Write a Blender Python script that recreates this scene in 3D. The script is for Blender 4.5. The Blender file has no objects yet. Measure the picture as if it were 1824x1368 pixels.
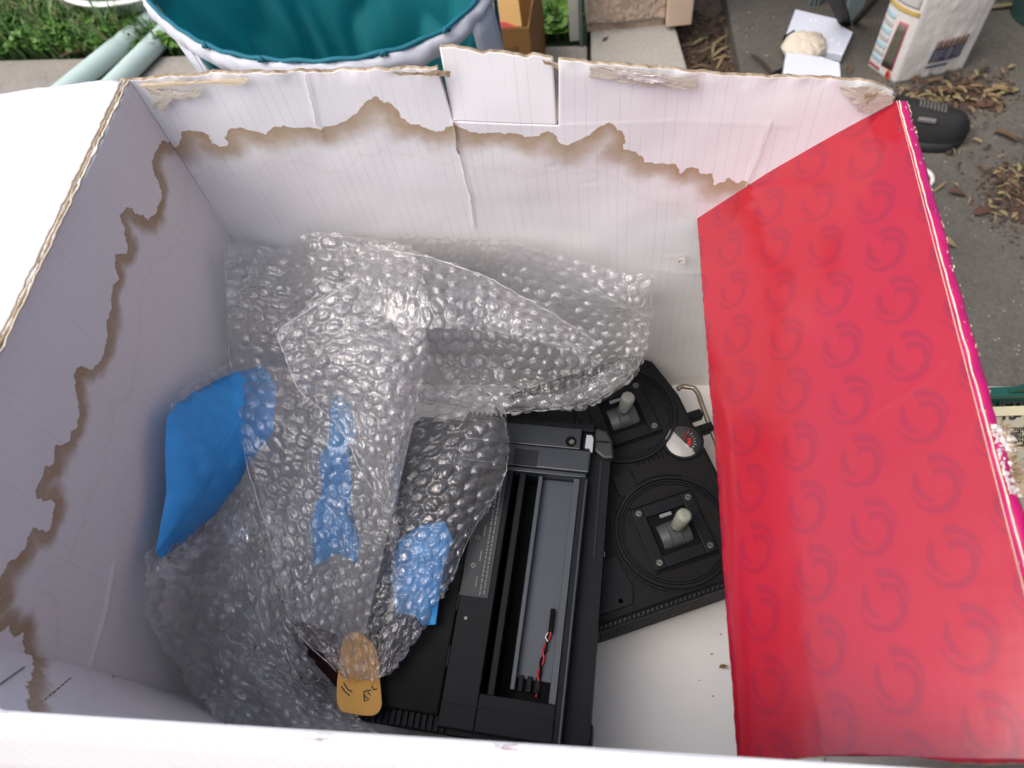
import bpy, bmesh, math, random
import numpy as np
from mathutils import Vector, Matrix

random.seed(7)
RNG = np.random.default_rng(7)
SC = bpy.context.scene
COL = SC.collection

# ------------------------------------------------------------------ camera
S = 0.65            # metres per unit of the measured box frame
CAMZ = 1.40
RX = np.array([0.99226799, 0.00127295, -0.1241073])
RY = np.array([0.06236097, -0.86967437, 0.4896709])
RZ = np.array([-0.10730961, -0.49362421, -0.86302942])
ROT = np.array([RX, RY, RZ])           # world = ROT @ (right, down, forward)
F, CX, CY = 1327.0, 912.0, 684.0
cam_d = bpy.data.cameras.new('camera')
cam = bpy.data.objects.new('camera', cam_d); COL.objects.link(cam)
cr, cu, cb = ROT @ [1, 0, 0], ROT @ [0, -1, 0], ROT @ [0, 0, -1]
cam.matrix_world = Matrix(((cr[0], cu[0], cb[0], 0), (cr[1], cu[1], cb[1], 0), (cr[2], cu[2], cb[2], CAMZ), (0, 0, 0, 1)))
cam_d.sensor_width = 36; cam_d.lens = 36 * F / 1824
cam_d.clip_start = 0.01; cam_d.clip_end = 500
cam_d.dof.use_dof = True; cam_d.dof.focus_distance = 0.54; cam_d.dof.aperture_fstop = 11.0
SC.camera = cam

# ------------------------------------------------------------------ light
SUN_EL, SUN_AZ = 61, -124       # azimuth measured from +Y towards +X
w = bpy.data.worlds.new('World'); SC.world = w; w.use_nodes = True
nt = w.node_tree; bg = nt.nodes['Background']
sky = nt.nodes.new('ShaderNodeTexSky'); sky.sky_type = 'NISHITA'; sky.sun_disc = False
sky.sun_elevation = math.radians(SUN_EL); sky.sun_rotation = math.radians(SUN_AZ)
sky.air_density = 0.75; sky.dust_density = 5.0; sky.ozone_density = 1.0
nt.links.new(sky.outputs[0], bg.inputs[0]); bg.inputs[1].default_value = 0.145
sun_d = bpy.data.lights.new('sun', 'SUN'); sun_d.energy = 0.85; sun_d.angle = math.radians(70); sun_d.color = (1, .99, .975)
sun = bpy.data.objects.new('sun', sun_d); COL.objects.link(sun)
az, el = math.radians(SUN_AZ), math.radians(SUN_EL)
sd = Vector((math.sin(az) * math.cos(el), math.cos(az) * math.cos(el), math.sin(el)))
sun.rotation_euler = sd.to_track_quat('Z', 'Y').to_euler(); sun.location = (-3, 3, 8)
SC.view_settings.view_transform = 'Standard'; SC.view_settings.look = 'None'
SC.view_settings.exposure = 0.76; SC.view_settings.gamma = 1
SC.view_settings.use_curve_mapping = False
SC.render.engine = 'CYCLES'
SC.cycles.transparent_max_bounces = 40; SC.cycles.max_bounces = 10; SC.cycles.diffuse_bounces = 5

# ------------------------------------------------------------------ geometry helpers
def ray(px, py):
    d = np.array([px - CX, py - CY, F]); return ROT @ (d / np.linalg.norm(d))
def P(px, py, z):                       # point of height z (relative to the lens) seen at a pixel of the photo
    r = ray(px, py); p = r * (z / r[2]); return np.array([p[0], p[1], p[2] + CAMZ])
def PY(px, py, y):                      # point on the upright plane y
    r = ray(px, py); p = r * (y / r[1]); return np.array([p[0], p[1], p[2] + CAMZ])
def G(px, py): return P(px, py, -CAMZ)  # point on the ground
def U(x, y, z): return np.array([x * S, y * S, CAMZ + z * S])
def lin(a, b, t): return np.asarray(a) * (1 - t) + np.asarray(b) * t

_perm = np.concatenate([np.random.default_rng(3).permutation(256)] * 3)
_ga = np.random.default_rng(4).uniform(0, 2 * math.pi, 256); _gr = np.stack([np.cos(_ga), np.sin(_ga)], 1)
def pn(x, y, seed=0):
    x = np.asarray(x, float) + seed * 17.31; y = np.asarray(y, float) + seed * 9.77
    xi = np.floor(x).astype(int); yi = np.floor(y).astype(int); xf = x - xi; yf = y - yi
    def g(ix, iy, fx, fy):
        h = _perm[(_perm[ix & 255] + iy) & 255]; v = _gr[h]; return v[..., 0] * fx + v[..., 1] * fy
    u = xf * xf * xf * (xf * (xf * 6 - 15) + 10); v = yf * yf * yf * (yf * (yf * 6 - 15) + 10)
    a = g(xi, yi, xf, yf); b = g(xi + 1, yi, xf - 1, yf); c = g(xi, yi + 1, xf, yf - 1); d = g(xi + 1, yi + 1, xf - 1, yf - 1)
    return (a * (1 - u) + b * u) * (1 - v) + (c * (1 - u) + d * u) * v
def fbm(x, y, seed=0, o=4):
    s = 0; a = 1.0; f = 1.0
    for k in range(o):
        s = s + a * pn(x * f, y * f, seed + k); a *= .5; f *= 2.03
    return s
def seg_dist(Q, pl):                    # distance of points Q (n,2) to a polyline
    best = np.full(len(Q), 1e9)
    for a, b in zip(pl[:-1], pl[1:]):
        ab = b - a; L = max(ab @ ab, 1e-12); t = np.clip(((Q - a) @ ab) / L, 0, 1)
        best = np.minimum(best, np.hypot(*(Q - a - t[:, None] * ab).T))
    return best
def inside(Q, poly):
    c = np.zeros(len(Q), bool); n = len(poly)
    for i in range(n):
        (x1, y1), (x2, y2) = poly[i], poly[(i + 1) % n]
        cond = ((y1 > Q[:, 1]) != (y2 > Q[:, 1])); dy = (y2 - y1) if y2 != y1 else 1e-12
        c ^= cond & (Q[:, 0] < (x2 - x1) * (Q[:, 1] - y1) / dy + x1)
    return c

def wloc(o):
    p = Vector((0, 0, 0))
    while o is not None: p = p + o.location; o = o.parent
    return np.array(p)
def empty(name, loc, label, cat, group=None):
    o = bpy.data.objects.new(name, None); COL.objects.link(o); o.location = tuple(float(v) for v in loc)
    o.empty_display_size = .02; o['label'] = label; o['category'] = cat
    if group: o['group'] = group
    return o
def tag(o, label, cat, group=None, kind=None):
    if label: o['label'] = label
    if cat: o['category'] = cat
    if group: o['group'] = group
    if kind: o['kind'] = kind
    return o
def mesh(name, V, Fc, mats, parent=None, smooth=False, midx=None, uv=None, attrs=None, bevel=0, seg=2, solid=0, loc=None, auto=False):
    V = np.asarray(V, float)
    if parent is not None: base = wloc(parent)
    else: base = np.asarray(loc, float) if loc is not None else np.array([V[:, 0].mean(), V[:, 1].mean(), V[:, 2].min()])
    me = bpy.data.meshes.new(name)
    if isinstance(Fc, np.ndarray):
        me.vertices.add(len(V)); me.vertices.foreach_set('co', (V - base).ravel())
        n, k = Fc.shape; me.loops.add(n * k); me.polygons.add(n)
        me.loops.foreach_set('vertex_index', Fc.ravel().astype(np.int32))
        me.polygons.foreach_set('loop_start', np.arange(0, n * k, k, dtype=np.int32))
        me.update(calc_edges=True)
    else:
        me.from_pydata([tuple(v) for v in (V - base)], [], [tuple(int(i) for i in f) for f in Fc])
    for m in (mats if isinstance(mats, (list, tuple)) else [mats]): me.materials.append(m)
    if midx is not None: me.polygons.foreach_set('material_index', np.asarray(midx, dtype=np.int32))
    if smooth: me.polygons.foreach_set('use_smooth', np.ones(len(me.polygons), bool))
    if uv is not None:
        li = np.empty(len(me.loops), np.int32); me.loops.foreach_get('vertex_index', li)
        ul = me.uv_layers.new(name='UVMap'); ul.data.foreach_set('uv', np.asarray(uv, float)[li].ravel())
    for k, a in (attrs or {}).items():
        at = me.attributes.new(k, 'FLOAT', 'POINT'); at.data.foreach_set('value', np.asarray(a, np.float32))
    me.validate(); me.update()
    o = bpy.data.objects.new(name, me); COL.objects.link(o)
    if parent is not None: o.parent = parent
    else: o.location = tuple(base)
    if solid:
        s = o.modifiers.new('solid', 'SOLIDIFY'); s.thickness = solid; s.offset = 0
    if bevel:
        b = o.modifiers.new('bevel', 'BEVEL'); b.width = bevel; b.segments = seg; b.limit_method = 'ANGLE'; b.angle_limit = math.radians(40)
    return o

class MB:                               # collects simple solids into one mesh
    def __init__(s): s.v = []; s.f = []
    def add(s, V, Fc):
        n = len(s.v); s.v += [tuple(map(float, p)) for p in V]; s.f += [tuple(i + n for i in f) for f in Fc]; return s
    def box8(s, b, t):                  # bottom quad, top quad (counter clockwise seen from above)
        return s.add(list(b) + list(t), [(3, 2, 1, 0), (4, 5, 6, 7), (0, 1, 5, 4), (1, 2, 6, 5), (2, 3, 7, 6), (3, 0, 4, 7)])
    def box(s, fr, a0, a1, b0, b1, z0, z1):
        q = [(a0, b0), (a1, b0), (a1, b1), (a0, b1)]
        return s.box8([fr(a, b, z0) for a, b in q], [fr(a, b, z1) for a, b in q])
    def prism(s, fr, poly, z0, z1):
        n = len(poly)
        V = [fr(a, b, z0) for a, b in poly] + [fr(a, b, z1) for a, b in poly]
        return s.add(V, [tuple(range(n))[::-1], tuple(range(n, 2 * n))] + [(i, (i + 1) % n, n + (i + 1) % n, n + i) for i in range(n)])
    def cyl(s, c0, c1, r0, r1=None, n=20, cap=True):
        r1 = r0 if r1 is None else r1; c0 = Vector(c0); c1 = Vector(c1); d = (c1 - c0).normalized()
        x = d.orthogonal().normalized(); y = d.cross(x); V = []
        for c, r in ((c0, r0), (c1, r1)):
            for i in range(n):
                a = 2 * math.pi * i / n; V.append(c + x * (r * math.cos(a)) + y * (r * math.sin(a)))
        Fc = [(i, (i + 1) % n, n + (i + 1) % n, n + i) for i in range(n)]
        if cap: Fc += [tuple(range(n))[::-1], tuple(range(n, 2 * n))]
        return s.add(V, Fc)
    def tube(s, pts, r, n=8, closed=False):
        pts = [Vector(p) for p in pts]; m = len(pts); V = []; px = None
        for i, p in enumerate(pts):
            if closed: t = (pts[(i + 1) % m] - pts[i - 1]).normalized()
            else: t = (pts[min(i + 1, m - 1)] - pts[max(i - 1, 0)]).normalized()
            x = t.orthogonal().normalized() if px is None else (px - t * px.dot(t)).normalized()
            px = x; y = t.cross(x); rr = r[i] if hasattr(r, '__len__') else r
            for k in range(n):
                a = 2 * math.pi * k / n; V.append(p + x * (rr * math.cos(a)) + y * (rr * math.sin(a)))
        Fc = []
        for i in range(m if closed else m - 1):
            for k in range(n):
                j = (i + 1) % m; Fc.append((i * n + k, i * n + (k + 1) % n, j * n + (k + 1) % n, j * n + k))
        if not closed: Fc += [tuple(range(n))[::-1], tuple(range((m - 1) * n, m * n))]
        return s.add(V, Fc)
    def ring(s, fr, ca, cb, r0, r1, z0, z1, n=48, a0=0, a1=2 * math.pi):
        full = abs(a1 - a0 - 2 * math.pi) < 1e-6; m = n if full else n + 1; V = []
        for i in range(m):
            a = a0 + (a1 - a0) * i / n; c, q = math.cos(a), math.sin(a)
            for r, z in ((r0, z0), (r1, z0), (r1, z1), (r0, z1)): V.append(fr(ca + r * c, cb + r * q, z))
        Fc = []
        for i in range(n):
            j = (i + 1) % m
            for k in range(4): Fc.append((i * 4 + k, i * 4 + (k + 1) % 4, j * 4 + (k + 1) % 4, j * 4 + k))
        if not full: Fc += [(0, 1, 2, 3), (4 * n + 3, 4 * n + 2, 4 * n + 1, 4 * n)]
        return s.add(V, Fc)
    def build(s, name, mat, parent=None, **k): return mesh(name, s.v, s.f, mat, parent, **k)

def grid_faces(nu, nv, off=0, flip=False):
    i, j = np.meshgrid(np.arange(nu - 1), np.arange(nv - 1), indexing='ij')
    a = i * nv + j + off; q = np.stack([a, a + nv, a + nv + 1, a + 1], -1).reshape(-1, 4)
    return q[:, ::-1] if flip else q
def sheet(name, Pg, Ng, th, mats, parent, uv=None, attrs=None, **k):
    """thick panel: Pg (nu,nv,3) front grid, Ng (nu,nv,3) towards the back; cut edges take material 1"""
    nu, nv = Pg.shape[:2]; V = np.concatenate([Pg.reshape(-1, 3), (Pg + Ng * th).reshape(-1, 3)]); n = nu * nv
    f0 = grid_faces(nu, nv); f1 = grid_faces(nu, nv, n, True)
    ring = [(i, 0) for i in range(nu)] + [(nu - 1, j) for j in range(1, nv)] + [(i, nv - 1) for i in range(nu - 2, -1, -1)] + [(0, j) for j in range(nv - 2, 0, -1)]
    r = np.array([a * nv + b for a, b in ring]); r2 = np.roll(r, -1)
    fe = np.stack([r, r + n, r2 + n, r2], -1)
    Fc = np.concatenate([f0, f1, fe]); mi = np.concatenate([np.zeros(len(f0)), np.full(len(f1), 2 if len(mats) > 2 else 0), np.ones(len(fe))])
    return mesh(name, V, Fc, mats, parent, midx=mi, uv=None if uv is None else np.concatenate([uv.reshape(-1, 2)] * 2),
                attrs={k2: np.concatenate([a.ravel()] * 2) for k2, a in (attrs or {}).items()}, **k)

# ------------------------------------------------------------------ materials
def lin1(c): return c / 12.92 if c <= .04045 else ((c + .055) / 1.055) ** 2.4
def rgb(r, g, b): return (lin1(r / 255), lin1(g / 255), lin1(b / 255), 1)
class NT:
    def __init__(s, name):
        s.m = bpy.data.materials.new(name); s.m.use_nodes = True; s.t = s.m.node_tree; s.n = s.t.nodes
        s.b = s.n['Principled BSDF']; s.out = s.n['Material Output']; s.tc = None
    def node(s, ty, **k):
        n = s.n.new(ty)
        for a, b in k.items(): setattr(n, a, b)
        return n
    def put(s, sock, v):
        if isinstance(v, bpy.types.NodeSocket): s.t.links.new(v, sock)
        elif v is not None: sock.default_value = v
    def coord(s, w='Object'):
        if s.tc is None: s.tc = s.node('ShaderNodeTexCoord')
        return s.tc.outputs[w]
    def math(s, op, a, b=0.0, c=0.0, clamp=False):
        n = s.node('ShaderNodeMath', operation=op, use_clamp=clamp)
        for i, v in enumerate((a, b, c)): s.put(n.inputs[i], v)
        return n.outputs[0]
    def noise(s, scale, detail=4, rough=.55, vec=None, dist=0, out='Fac'):
        n = s.node('ShaderNodeTexNoise'); s.put(n.inputs['Vector'], vec if vec is not None else s.coord())
        n.inputs['Scale'].default_value = scale; n.inputs['Detail'].default_value = detail
        n.inputs['Roughness'].default_value = rough; n.inputs['Distortion'].default_value = dist
        return n.outputs[out]
    def ramp(s, f, *st):
        n = s.node('ShaderNodeValToRGB'); s.put(n.inputs[0], f); e = n.color_ramp.elements
        while len(e) < len(st): e.new(.5)
        for k, (p, c) in enumerate(st):
            e[k].position = p; e[k].color = c if hasattr(c, '__len__') else (c, c, c, 1)
        return n.outputs[0]
    def mix(s, f, a, b, mode='MIX'):
        n = s.node('ShaderNodeMix', data_type='RGBA', blend_type=mode)
        s.put(n.inputs[0], f); s.put(n.inputs[6], a); s.put(n.inputs[7], b); return n.outputs[2]
    def smooth(s, x, a, b):
        n = s.node('ShaderNodeMapRange', interpolation_type='SMOOTHSTEP'); s.put(n.inputs[0], x)
        s.put(n.inputs[1], a); s.put(n.inputs[2], b); return n.outputs[0]
    def attr(s, name):
        n = s.node('ShaderNodeAttribute'); n.attribute_name = name; return n.outputs['Fac']
    def sep(s, v):
        n = s.node('ShaderNodeSeparateXYZ'); s.put(n.inputs[0], v); return n.outputs
    def scalev(s, v, k):
        n = s.node('ShaderNodeMapping'); s.put(n.inputs[0], v); n.inputs['Scale'].default_value = k; return n.outputs[0]
    def bump(s, h, st=.3, d=.001, nrm=None):
        n = s.node('ShaderNodeBump'); s.put(n.inputs['Height'], h); n.inputs['Strength'].default_value = st; n.inputs['Distance'].default_value = d
        if nrm is not None: s.put(n.inputs['Normal'], nrm)
        return n.outputs[0]
    def set(s, col=None, rough=None, nrm=None, **k):
        s.put(s.b.inputs['Base Color'], col); s.put(s.b.inputs['Roughness'], rough)
        if nrm is not None: s.put(s.b.inputs['Normal'], nrm)
        for a, v in k.items(): s.put(s.b.inputs[a.replace('_', ' ')], v)
        return s.m
def simple(name, c, rough=.6, var=.12, vs=40, bs=0, bst=.25, bd=.0006, dust=0, **k):
    t = NT(name); a = tuple(max(0, x * (1 - var)) for x in c[:3]) + (1,); b = tuple(min(1, x * (1 + var)) for x in c[:3]) + (1,)
    col = t.mix(t.noise(vs, 5), a, b)
    if dust:
        col = t.mix(t.math('MULTIPLY', t.smooth(t.noise(1100, 1), .72, .78), .16), col, (.22, .21, .19, 1)); col = t.mix(t.math('MULTIPLY', t.smooth(t.noise(24, 5, .7), .42, .75), dust), col, (.15, .145, .13, 1))
    n = t.bump(t.noise(bs, 4), bst, bd) if bs else None
    return t.set(col, rough, n, **k)

def m_liner(name='white_liner_paper', w0=.0042, w1=.018, lines=.17, pitch=.0068, p0=.30):
    t = NT(name); uv = t.coord('UV'); x = t.sep(uv)
    warp = t.math('MULTIPLY', t.noise(9, 2, vec=uv), .003)
    fr = t.math('FRACT', t.math('DIVIDE', t.math('ADD', x[0], warp), pitch))
    d = t.math('ABSOLUTE', t.math('SUBTRACT', fr, .5))
    line = t.math('SUBTRACT', 1.0, t.smooth(d, .01, .07))
    brk = t.smooth(t.noise(60, 3, vec=t.scalev(uv, (1, .25, 1))), .30, .62)
    line = t.math('MULTIPLY', line, brk)
    base = t.ramp(t.noise(5, 6, .6, vec=uv), (.3, (.785, .78, .765, 1)), (.7, (.835, .83, .815, 1)))
    base = t.mix(t.math('MULTIPLY', line, lines), base, (.40, .37, .42, 1))
    dirt = t.smooth(t.noise(420, 2, vec=uv), .76, .82)
    base = t.mix(t.math('MULTIPLY', dirt, .25), base, (.3, .24, .2, 1))
    s = t.attr('stain'); n1 = t.math('SUBTRACT', t.noise(190, 4, .6, vec=uv), .5)
    sd_ = t.math('ADD', t.math('ADD', s, t.math('MULTIPLY', n1, .0055)), t.math('MULTIPLY', t.math('SUBTRACT', t.noise(85, 2, .5, vec=uv), .5), .006))
    edge = t.smooth(sd_, -.0003, .0005)
    wd = t.math('ADD', w0, t.math('MULTIPLY', t.noise(30, 2, vec=uv), w1))
    q = t.math('DIVIDE', sd_, wd)
    fade = t.math('POWER', t.math('SUBTRACT', 1.0, t.smooth(q, p0, 1.0)), 1.1)
    m = t.math('MULTIPLY', t.math('MULTIPLY', edge, fade), t.ramp(t.noise(70, 3, vec=uv), (.25, .78), (.7, .97)))
    rim = t.math('MULTIPLY', edge, t.math('SUBTRACT', 1.0, t.smooth(sd_, .0003, .0022)))
    m = t.math('ADD', m, t.math('MULTIPLY', rim, .10), clamp=True)
    td = t.math('SUBTRACT', 1.0, t.smooth(t.math('ABSOLUTE', t.math('SUBTRACT', t.math('ADD', sd_, t.math('MULTIPLY', t.noise(16, 3, vec=uv), -.05)), .004)), .0002, .0022))
    wet = t.math('ADD', t.math('MULTIPLY', edge, .09), t.math('MULTIPLY', t.math('MULTIPLY', td, edge), .10))
    base = t.mix(wet, base, (.52, .43, .36, 1))
    base = t.mix(m, base, (.40, .285, .165, 1))
    h = t.math('SUBTRACT', t.math('MULTIPLY', t.noise(600, 2, vec=uv), .25), t.math('MULTIPLY', line, .25))
    return t.set(base, .62, t.bump(h, .2, .0005), Specular_IOR_Level=.3)

def m_kraft():
    t = NT('torn_kraft_board'); c = t.coord()
    col = t.ramp(t.noise(140, 5, .7), (.3, rgb(112, 92, 68)), (.5, rgb(168, 146, 116)), (.72, rgb(204, 194, 178)))
    return t.set(col, .9, t.bump(t.noise(700, 4, .7), .6, .001))
def m_print():
    t = NT('glossy_red_print'); uv = t.coord('UV')
    x = t.sep(uv)
    s = t.attr('logo')
    base = t.ramp(t.noise(9, 3, vec=uv), (.3, (.345, .006, .017, 1)), (.7, (.39, .008, .024, 1)))
    col = t.mix(t.math('MULTIPLY', s, .48), base, (.21, .005, .030, 1))
    sc = t.smooth(t.noise(900, 1, vec=uv), .80, .83)
    col = t.mix(t.math('MULTIPLY', sc, .5), col, (.75, .55, .5, 1))
    hb = t.noise(150, 3, .6, vec=t.scalev(uv, (1, .35, 1)))
    hw = t.noise(22, 3, .5, vec=t.scalev(uv, (.5, 1.8, 1)))
    n = t.bump(hw, .10, .004, t.bump(hb, .07, .0012))
    ro = t.ramp(t.noise(30, 4, vec=uv), (.3, .15), (.75, .26))
    return t.set(col, ro, n, Specular_IOR_Level=.65, Coat_Weight=.5, Coat_Roughness=.10)
def m_magenta():
    t = NT('magenta_print_wear'); wv = t.noise(260, 5, .7)
    col = t.mix(t.smooth(wv, .66, .70), t.ramp(t.noise(30, 3), (.3, rgb(150, 8, 92)), (.7, rgb(196, 22, 96))), rgb(225, 205, 200))
    return t.set(col, .3, t.bump(t.noise(300, 4), .3, .0006))

def m_film(name, haze=.10, tint=(.985, .985, .985, 1), bump_s=90):
    """clear polythene film: see-through, glossy, slightly milky"""
    t = NT(name); t.n.remove(t.b)
    n = t.bump(t.noise(bump_s, 3, .6, vec=t.scalev(t.coord(), (1, .55, 1)), dist=1.8), .75, .0011)
    fr = t.node('ShaderNodeFresnel'); fr.inputs[0].default_value = 1.52; t.put(fr.inputs['Normal'], n)
    gl = t.node('ShaderNodeBsdfGlossy'); gl.inputs['Roughness'].default_value = .035; gl.inputs['Color'].default_value = (1, 1, 1, 1); t.put(gl.inputs['Normal'], n)
    tr = t.node('ShaderNodeBsdfTransparent'); tr.inputs[0].default_value = tint
    df = t.node('ShaderNodeBsdfDiffuse'); df.inputs[0].default_value = (.95, .95, .95, 1)
    tl = t.node('ShaderNodeBsdfTranslucent'); tl.inputs[0].default_value = (.95, .95, .95, 1)
    md = t.node('ShaderNodeMixShader'); md.inputs[0].default_value = .6
    t.t.links.new(df.outputs[0], md.inputs[1]); t.t.links.new(tl.outputs[0], md.inputs[2])
    lw = t.node('ShaderNodeLayerWeight'); lw.inputs[0].default_value = .28; t.put(lw.inputs['Normal'], n)
    hz = t.math('ADD', haze, t.math('MULTIPLY', lw.outputs['Facing'], .34))
    m1 = t.node('ShaderNodeMixShader'); t.put(m1.inputs[0], hz); t.t.links.new(tr.outputs[0], m1.inputs[1]); t.t.links.new(md.outputs[0], m1.inputs[2])
    ff = t.math('ADD', t.math('MULTIPLY', fr.outputs[0], 1.4), .045, clamp=True)
    m2 = t.node('ShaderNodeMixShader'); t.put(m2.inputs[0], ff); t.t.links.new(m1.outputs[0], m2.inputs[1]); t.t.links.new(gl.outputs[0], m2.inputs[2])
    t.t.links.new(m2.outputs[0], t.out.inputs[0]); return t.m

def m_concrete(name, c0, c1, stain, gloss=.85):
    t = NT(name); big = t.noise(2.2, 6, .6); fine = t.noise(120, 5, .7); peb = t.node('ShaderNodeTexVoronoi')
    t.put(peb.inputs['Vector'], t.coord()); peb.inputs['Scale'].default_value = 90
    col = t.mix(t.ramp(big, (.35, 0), (.68, 1)), c0, c1)
    col = t.mix(t.math('MULTIPLY', t.ramp(fine, (.42, 0), (.62, 1)), .45), col, stain)
    sp = t.math('MULTIPLY', t.math('SUBTRACT', 1.0, t.smooth(peb.outputs['Distance'], .12, .24)), t.smooth(t.noise(40, 2), .56, .62))
    col = t.mix(t.math('MULTIPLY', sp, .55), col, (.55, .52, .46, 1))
    dk = t.smooth(t.noise(7, 5, .7), .60, .74)
    col = t.mix(t.math('MULTIPLY', dk, .55), col, tuple(v * .45 for v in c0[:3]) + (1,))
    h = t.math('ADD', t.math('MULTIPLY', fine, .6), t.math('MULTIPLY', t.noise(420, 3), .5))
    return t.set(col, gloss, t.bump(h, .6, .004))

LINER = m_liner(); LINER_B = m_liner('white_liner_back', .005, .034, .26, p0=.08); LINER_F = m_liner('white_liner_floor', lines=.09, pitch=.0034); KRAFT = m_kraft(); PRINT = m_print(); MAGENTA = m_magenta()
FILM = m_film('bubble_film', .115, bump_s=230)
FILM2 = m_film('crumpled_bubble_film', .125, bump_s=200)
CREAM = simple('cracked_print_edge', rgb(226, 208, 176), .8, .15, 200, 500)
PEEL = simple('peeled_backing_paper', rgb(196, 188, 172), .9, .12, 90, 400, .5, .001)
PEELW = simple('wrinkled_white_paper', rgb(214, 208, 202), .7, .08, 60, 120, .8, .003)
BLACK = simple('black_plastic', (.0075, .0090, .0108, 1), .45, .25, 60, 900, .3, .0004, dust=.010, Specular_IOR_Level=.13)
BLACK2 = simple('dark_textured_plastic', (.0065, .0066, .0066, 1), .65, .25, 80, 1400, .5, .0006, dust=.02, Specular_IOR_Level=.18)
BLUEGREY = simple('painted_sheen_plastic', (.020, .026, .033, 1), .36, .2, 30, 900, .25, .0003)  # sky reflection on the black plastic put into a bluish grey colour
DEEP = simple('deep_black_plastic', (.004, .004, .004, 1), .7, .2, Specular_IOR_Level=.1)
CHARGREY = simple('compartment_grey_plastic', (.040, .050, .062, 1), .36, .2, 25, 700, .2, .0003)
LABELG = simple('grey_label_plate', (.018, .019, .021, 1), .5, .2, 60)
INKG = simple('pale_engraving', (.16, .16, .16, 1), .6, .1)
SCREW = simple('dull_screw_metal', (.17, .165, .14, 1), .4, .3, 400, 0, Metallic=.8)
STICK = simple('grey_stick_tip', (.27, .285, .24, 1), .5, .12, 300, 900, .6, .0008)
DRUM = simple('satin_drum_plastic', (.055, .06, .065, 1), .35, .2)
SILVER = simple('silver_dial', (.50, .50, .49, 1), .35, .08, 200, Metallic=.4)
REDP = simple('red_plastic', (.55, .02, .025, 1), .4, .1)
STEEL = simple('rusty_steel_rod', (.30, .26, .21, 1), .38, .5, 120, 200, .3, .0004, Metallic=.8)
WHITEINK = simple('white_ink', (.62, .62, .58, 1), .6, .05)
TAPE = None
def m_tape():
    t = NT('blue_masking_tape'); col = t.ramp(t.noise(45, 5, .6), (.3, (.036, .29, .68, 1)), (.7, (.055, .35, .77, 1)))
    v = t.coord(); h = t.math('ADD', t.noise(34, 4, .5, vec=t.scalev(v, (1, .4, 1)), dist=1.5), t.math('MULTIPLY', t.noise(900, 2), .1))
    return t.set(col, .46, t.bump(h, .22, .005), Specular_IOR_Level=.4)
TAPE = m_tape()
ORANGE = simple('buff_card', rgb(222, 168, 84), .75, .08, 60, 500, .3, .0005)
GREENINK = simple('dark_green_ink', (.02, .05, .04, 1), .6, .1)
MAROON = simple('maroon_cloth', (.055, .008, .016, 1), .7, .3)
# ================================================================== the setting
CONC_R = m_concrete('shaded_garage_concrete', (.082, .076, .065, 1), (.135, .127, .110, 1), (.050, .040, .030, 1))  # shade over the garage floor is put into this darker colour
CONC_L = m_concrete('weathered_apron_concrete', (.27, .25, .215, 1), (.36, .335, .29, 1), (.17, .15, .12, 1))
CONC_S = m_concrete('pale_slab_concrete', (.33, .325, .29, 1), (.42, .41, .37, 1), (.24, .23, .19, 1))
def m_soil():
    t = NT('brown_soil'); a = t.noise(30, 6, .7); col = t.ramp(a, (.3, (.045, .032, .022, 1)), (.5, (.115, .082, .056, 1)), (.72, (.20, .155, .11, 1)))
    return t.set(col, .95, t.bump(t.noise(110, 5, .7), 1, .012))
SOIL = m_soil()
def m_lawn():
    t = NT('lawn_soil_and_moss'); a = t.noise(26, 6, .7); col = t.ramp(a, (.3, (.012, .030, .008, 1)), (.55, (.035, .085, .016, 1)), (.75, (.085, .10, .03, 1)))
    return t.set(col, .95, t.bump(t.noise(90, 5, .7), 1, .02))
LAWN = m_lawn()
def kind(o, k='structure'): o['kind'] = k; return o
def slab(name, poly, z0, z1, mat, **k):
    o = MB().prism(lambda a, b, z: (a, b, z), poly, z0, z1).build(name, mat, None, **k); return kind(o)

R_ = 60
kind(mesh('ground', [(-R_, -R_, -.06), (R_, -R_, -.06), (R_, R_, -.06), (-R_, R_, -.06)], [(0, 1, 2, 3)], SOIL))
ap0, ap1 = G(0, 107), G(1045, 80)           # far edge of the concrete apron
e = (ap1 - ap0) / np.linalg.norm(ap1 - ap0)
gf0, gf1 = G(1294, 0), G(1322, 138)         # left edge of the garage floor
g = (gf1 - gf0) / np.linalg.norm(gf1 - gf0)
apL = ap0 - e * 6
ds = G(1214, 70)                            # left side of the soil strip
dsA = ds - g * 1.2; dsB = ds + g * 3.0
# apron: from the lawn edge towards the viewer, left of the soil strip
def isect(p, d, q, r):
    A_ = np.array([[d[0], -r[0]], [d[1], -r[1]]]); s = np.linalg.solve(A_, (q - p)[:2]); return p + d * s[0]
ac = isect(ap0, e, G(1046, 100), np.array([.02, -1, 0])); 
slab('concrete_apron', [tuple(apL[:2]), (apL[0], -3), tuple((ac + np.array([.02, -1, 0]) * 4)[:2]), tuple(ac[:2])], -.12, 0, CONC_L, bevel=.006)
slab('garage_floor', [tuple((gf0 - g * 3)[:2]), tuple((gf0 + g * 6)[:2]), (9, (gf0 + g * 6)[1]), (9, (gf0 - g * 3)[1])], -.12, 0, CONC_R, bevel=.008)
s0, s1, s2, s3 = G(1052, 66), G(1053, 140), G(1232, 150), G(1205, 56)
s1b = s1 + (s1 - s0) * 4; s2b = s2 + (s2 - s3) * 4; s0b = s0 + (s0 - s1) * .8; s3b = s3 + (s3 - s2) * .8
slab('concrete_slab', [tuple(p[:2]) for p in (s0b, s1b, s2b, s3b)], -.12, .004, CONC_S, bevel=.006)
lw = kind(mesh('lawn', [(apL[0], apL[1] - .02, -.02), (ap1[0], ap1[1] + .004, -.02), (ap1[0] + .0, ap1[1] + 30, -.02), (apL[0], apL[1] + 30, -.02)], [(0, 1, 2, 3)], LAWN))

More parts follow.
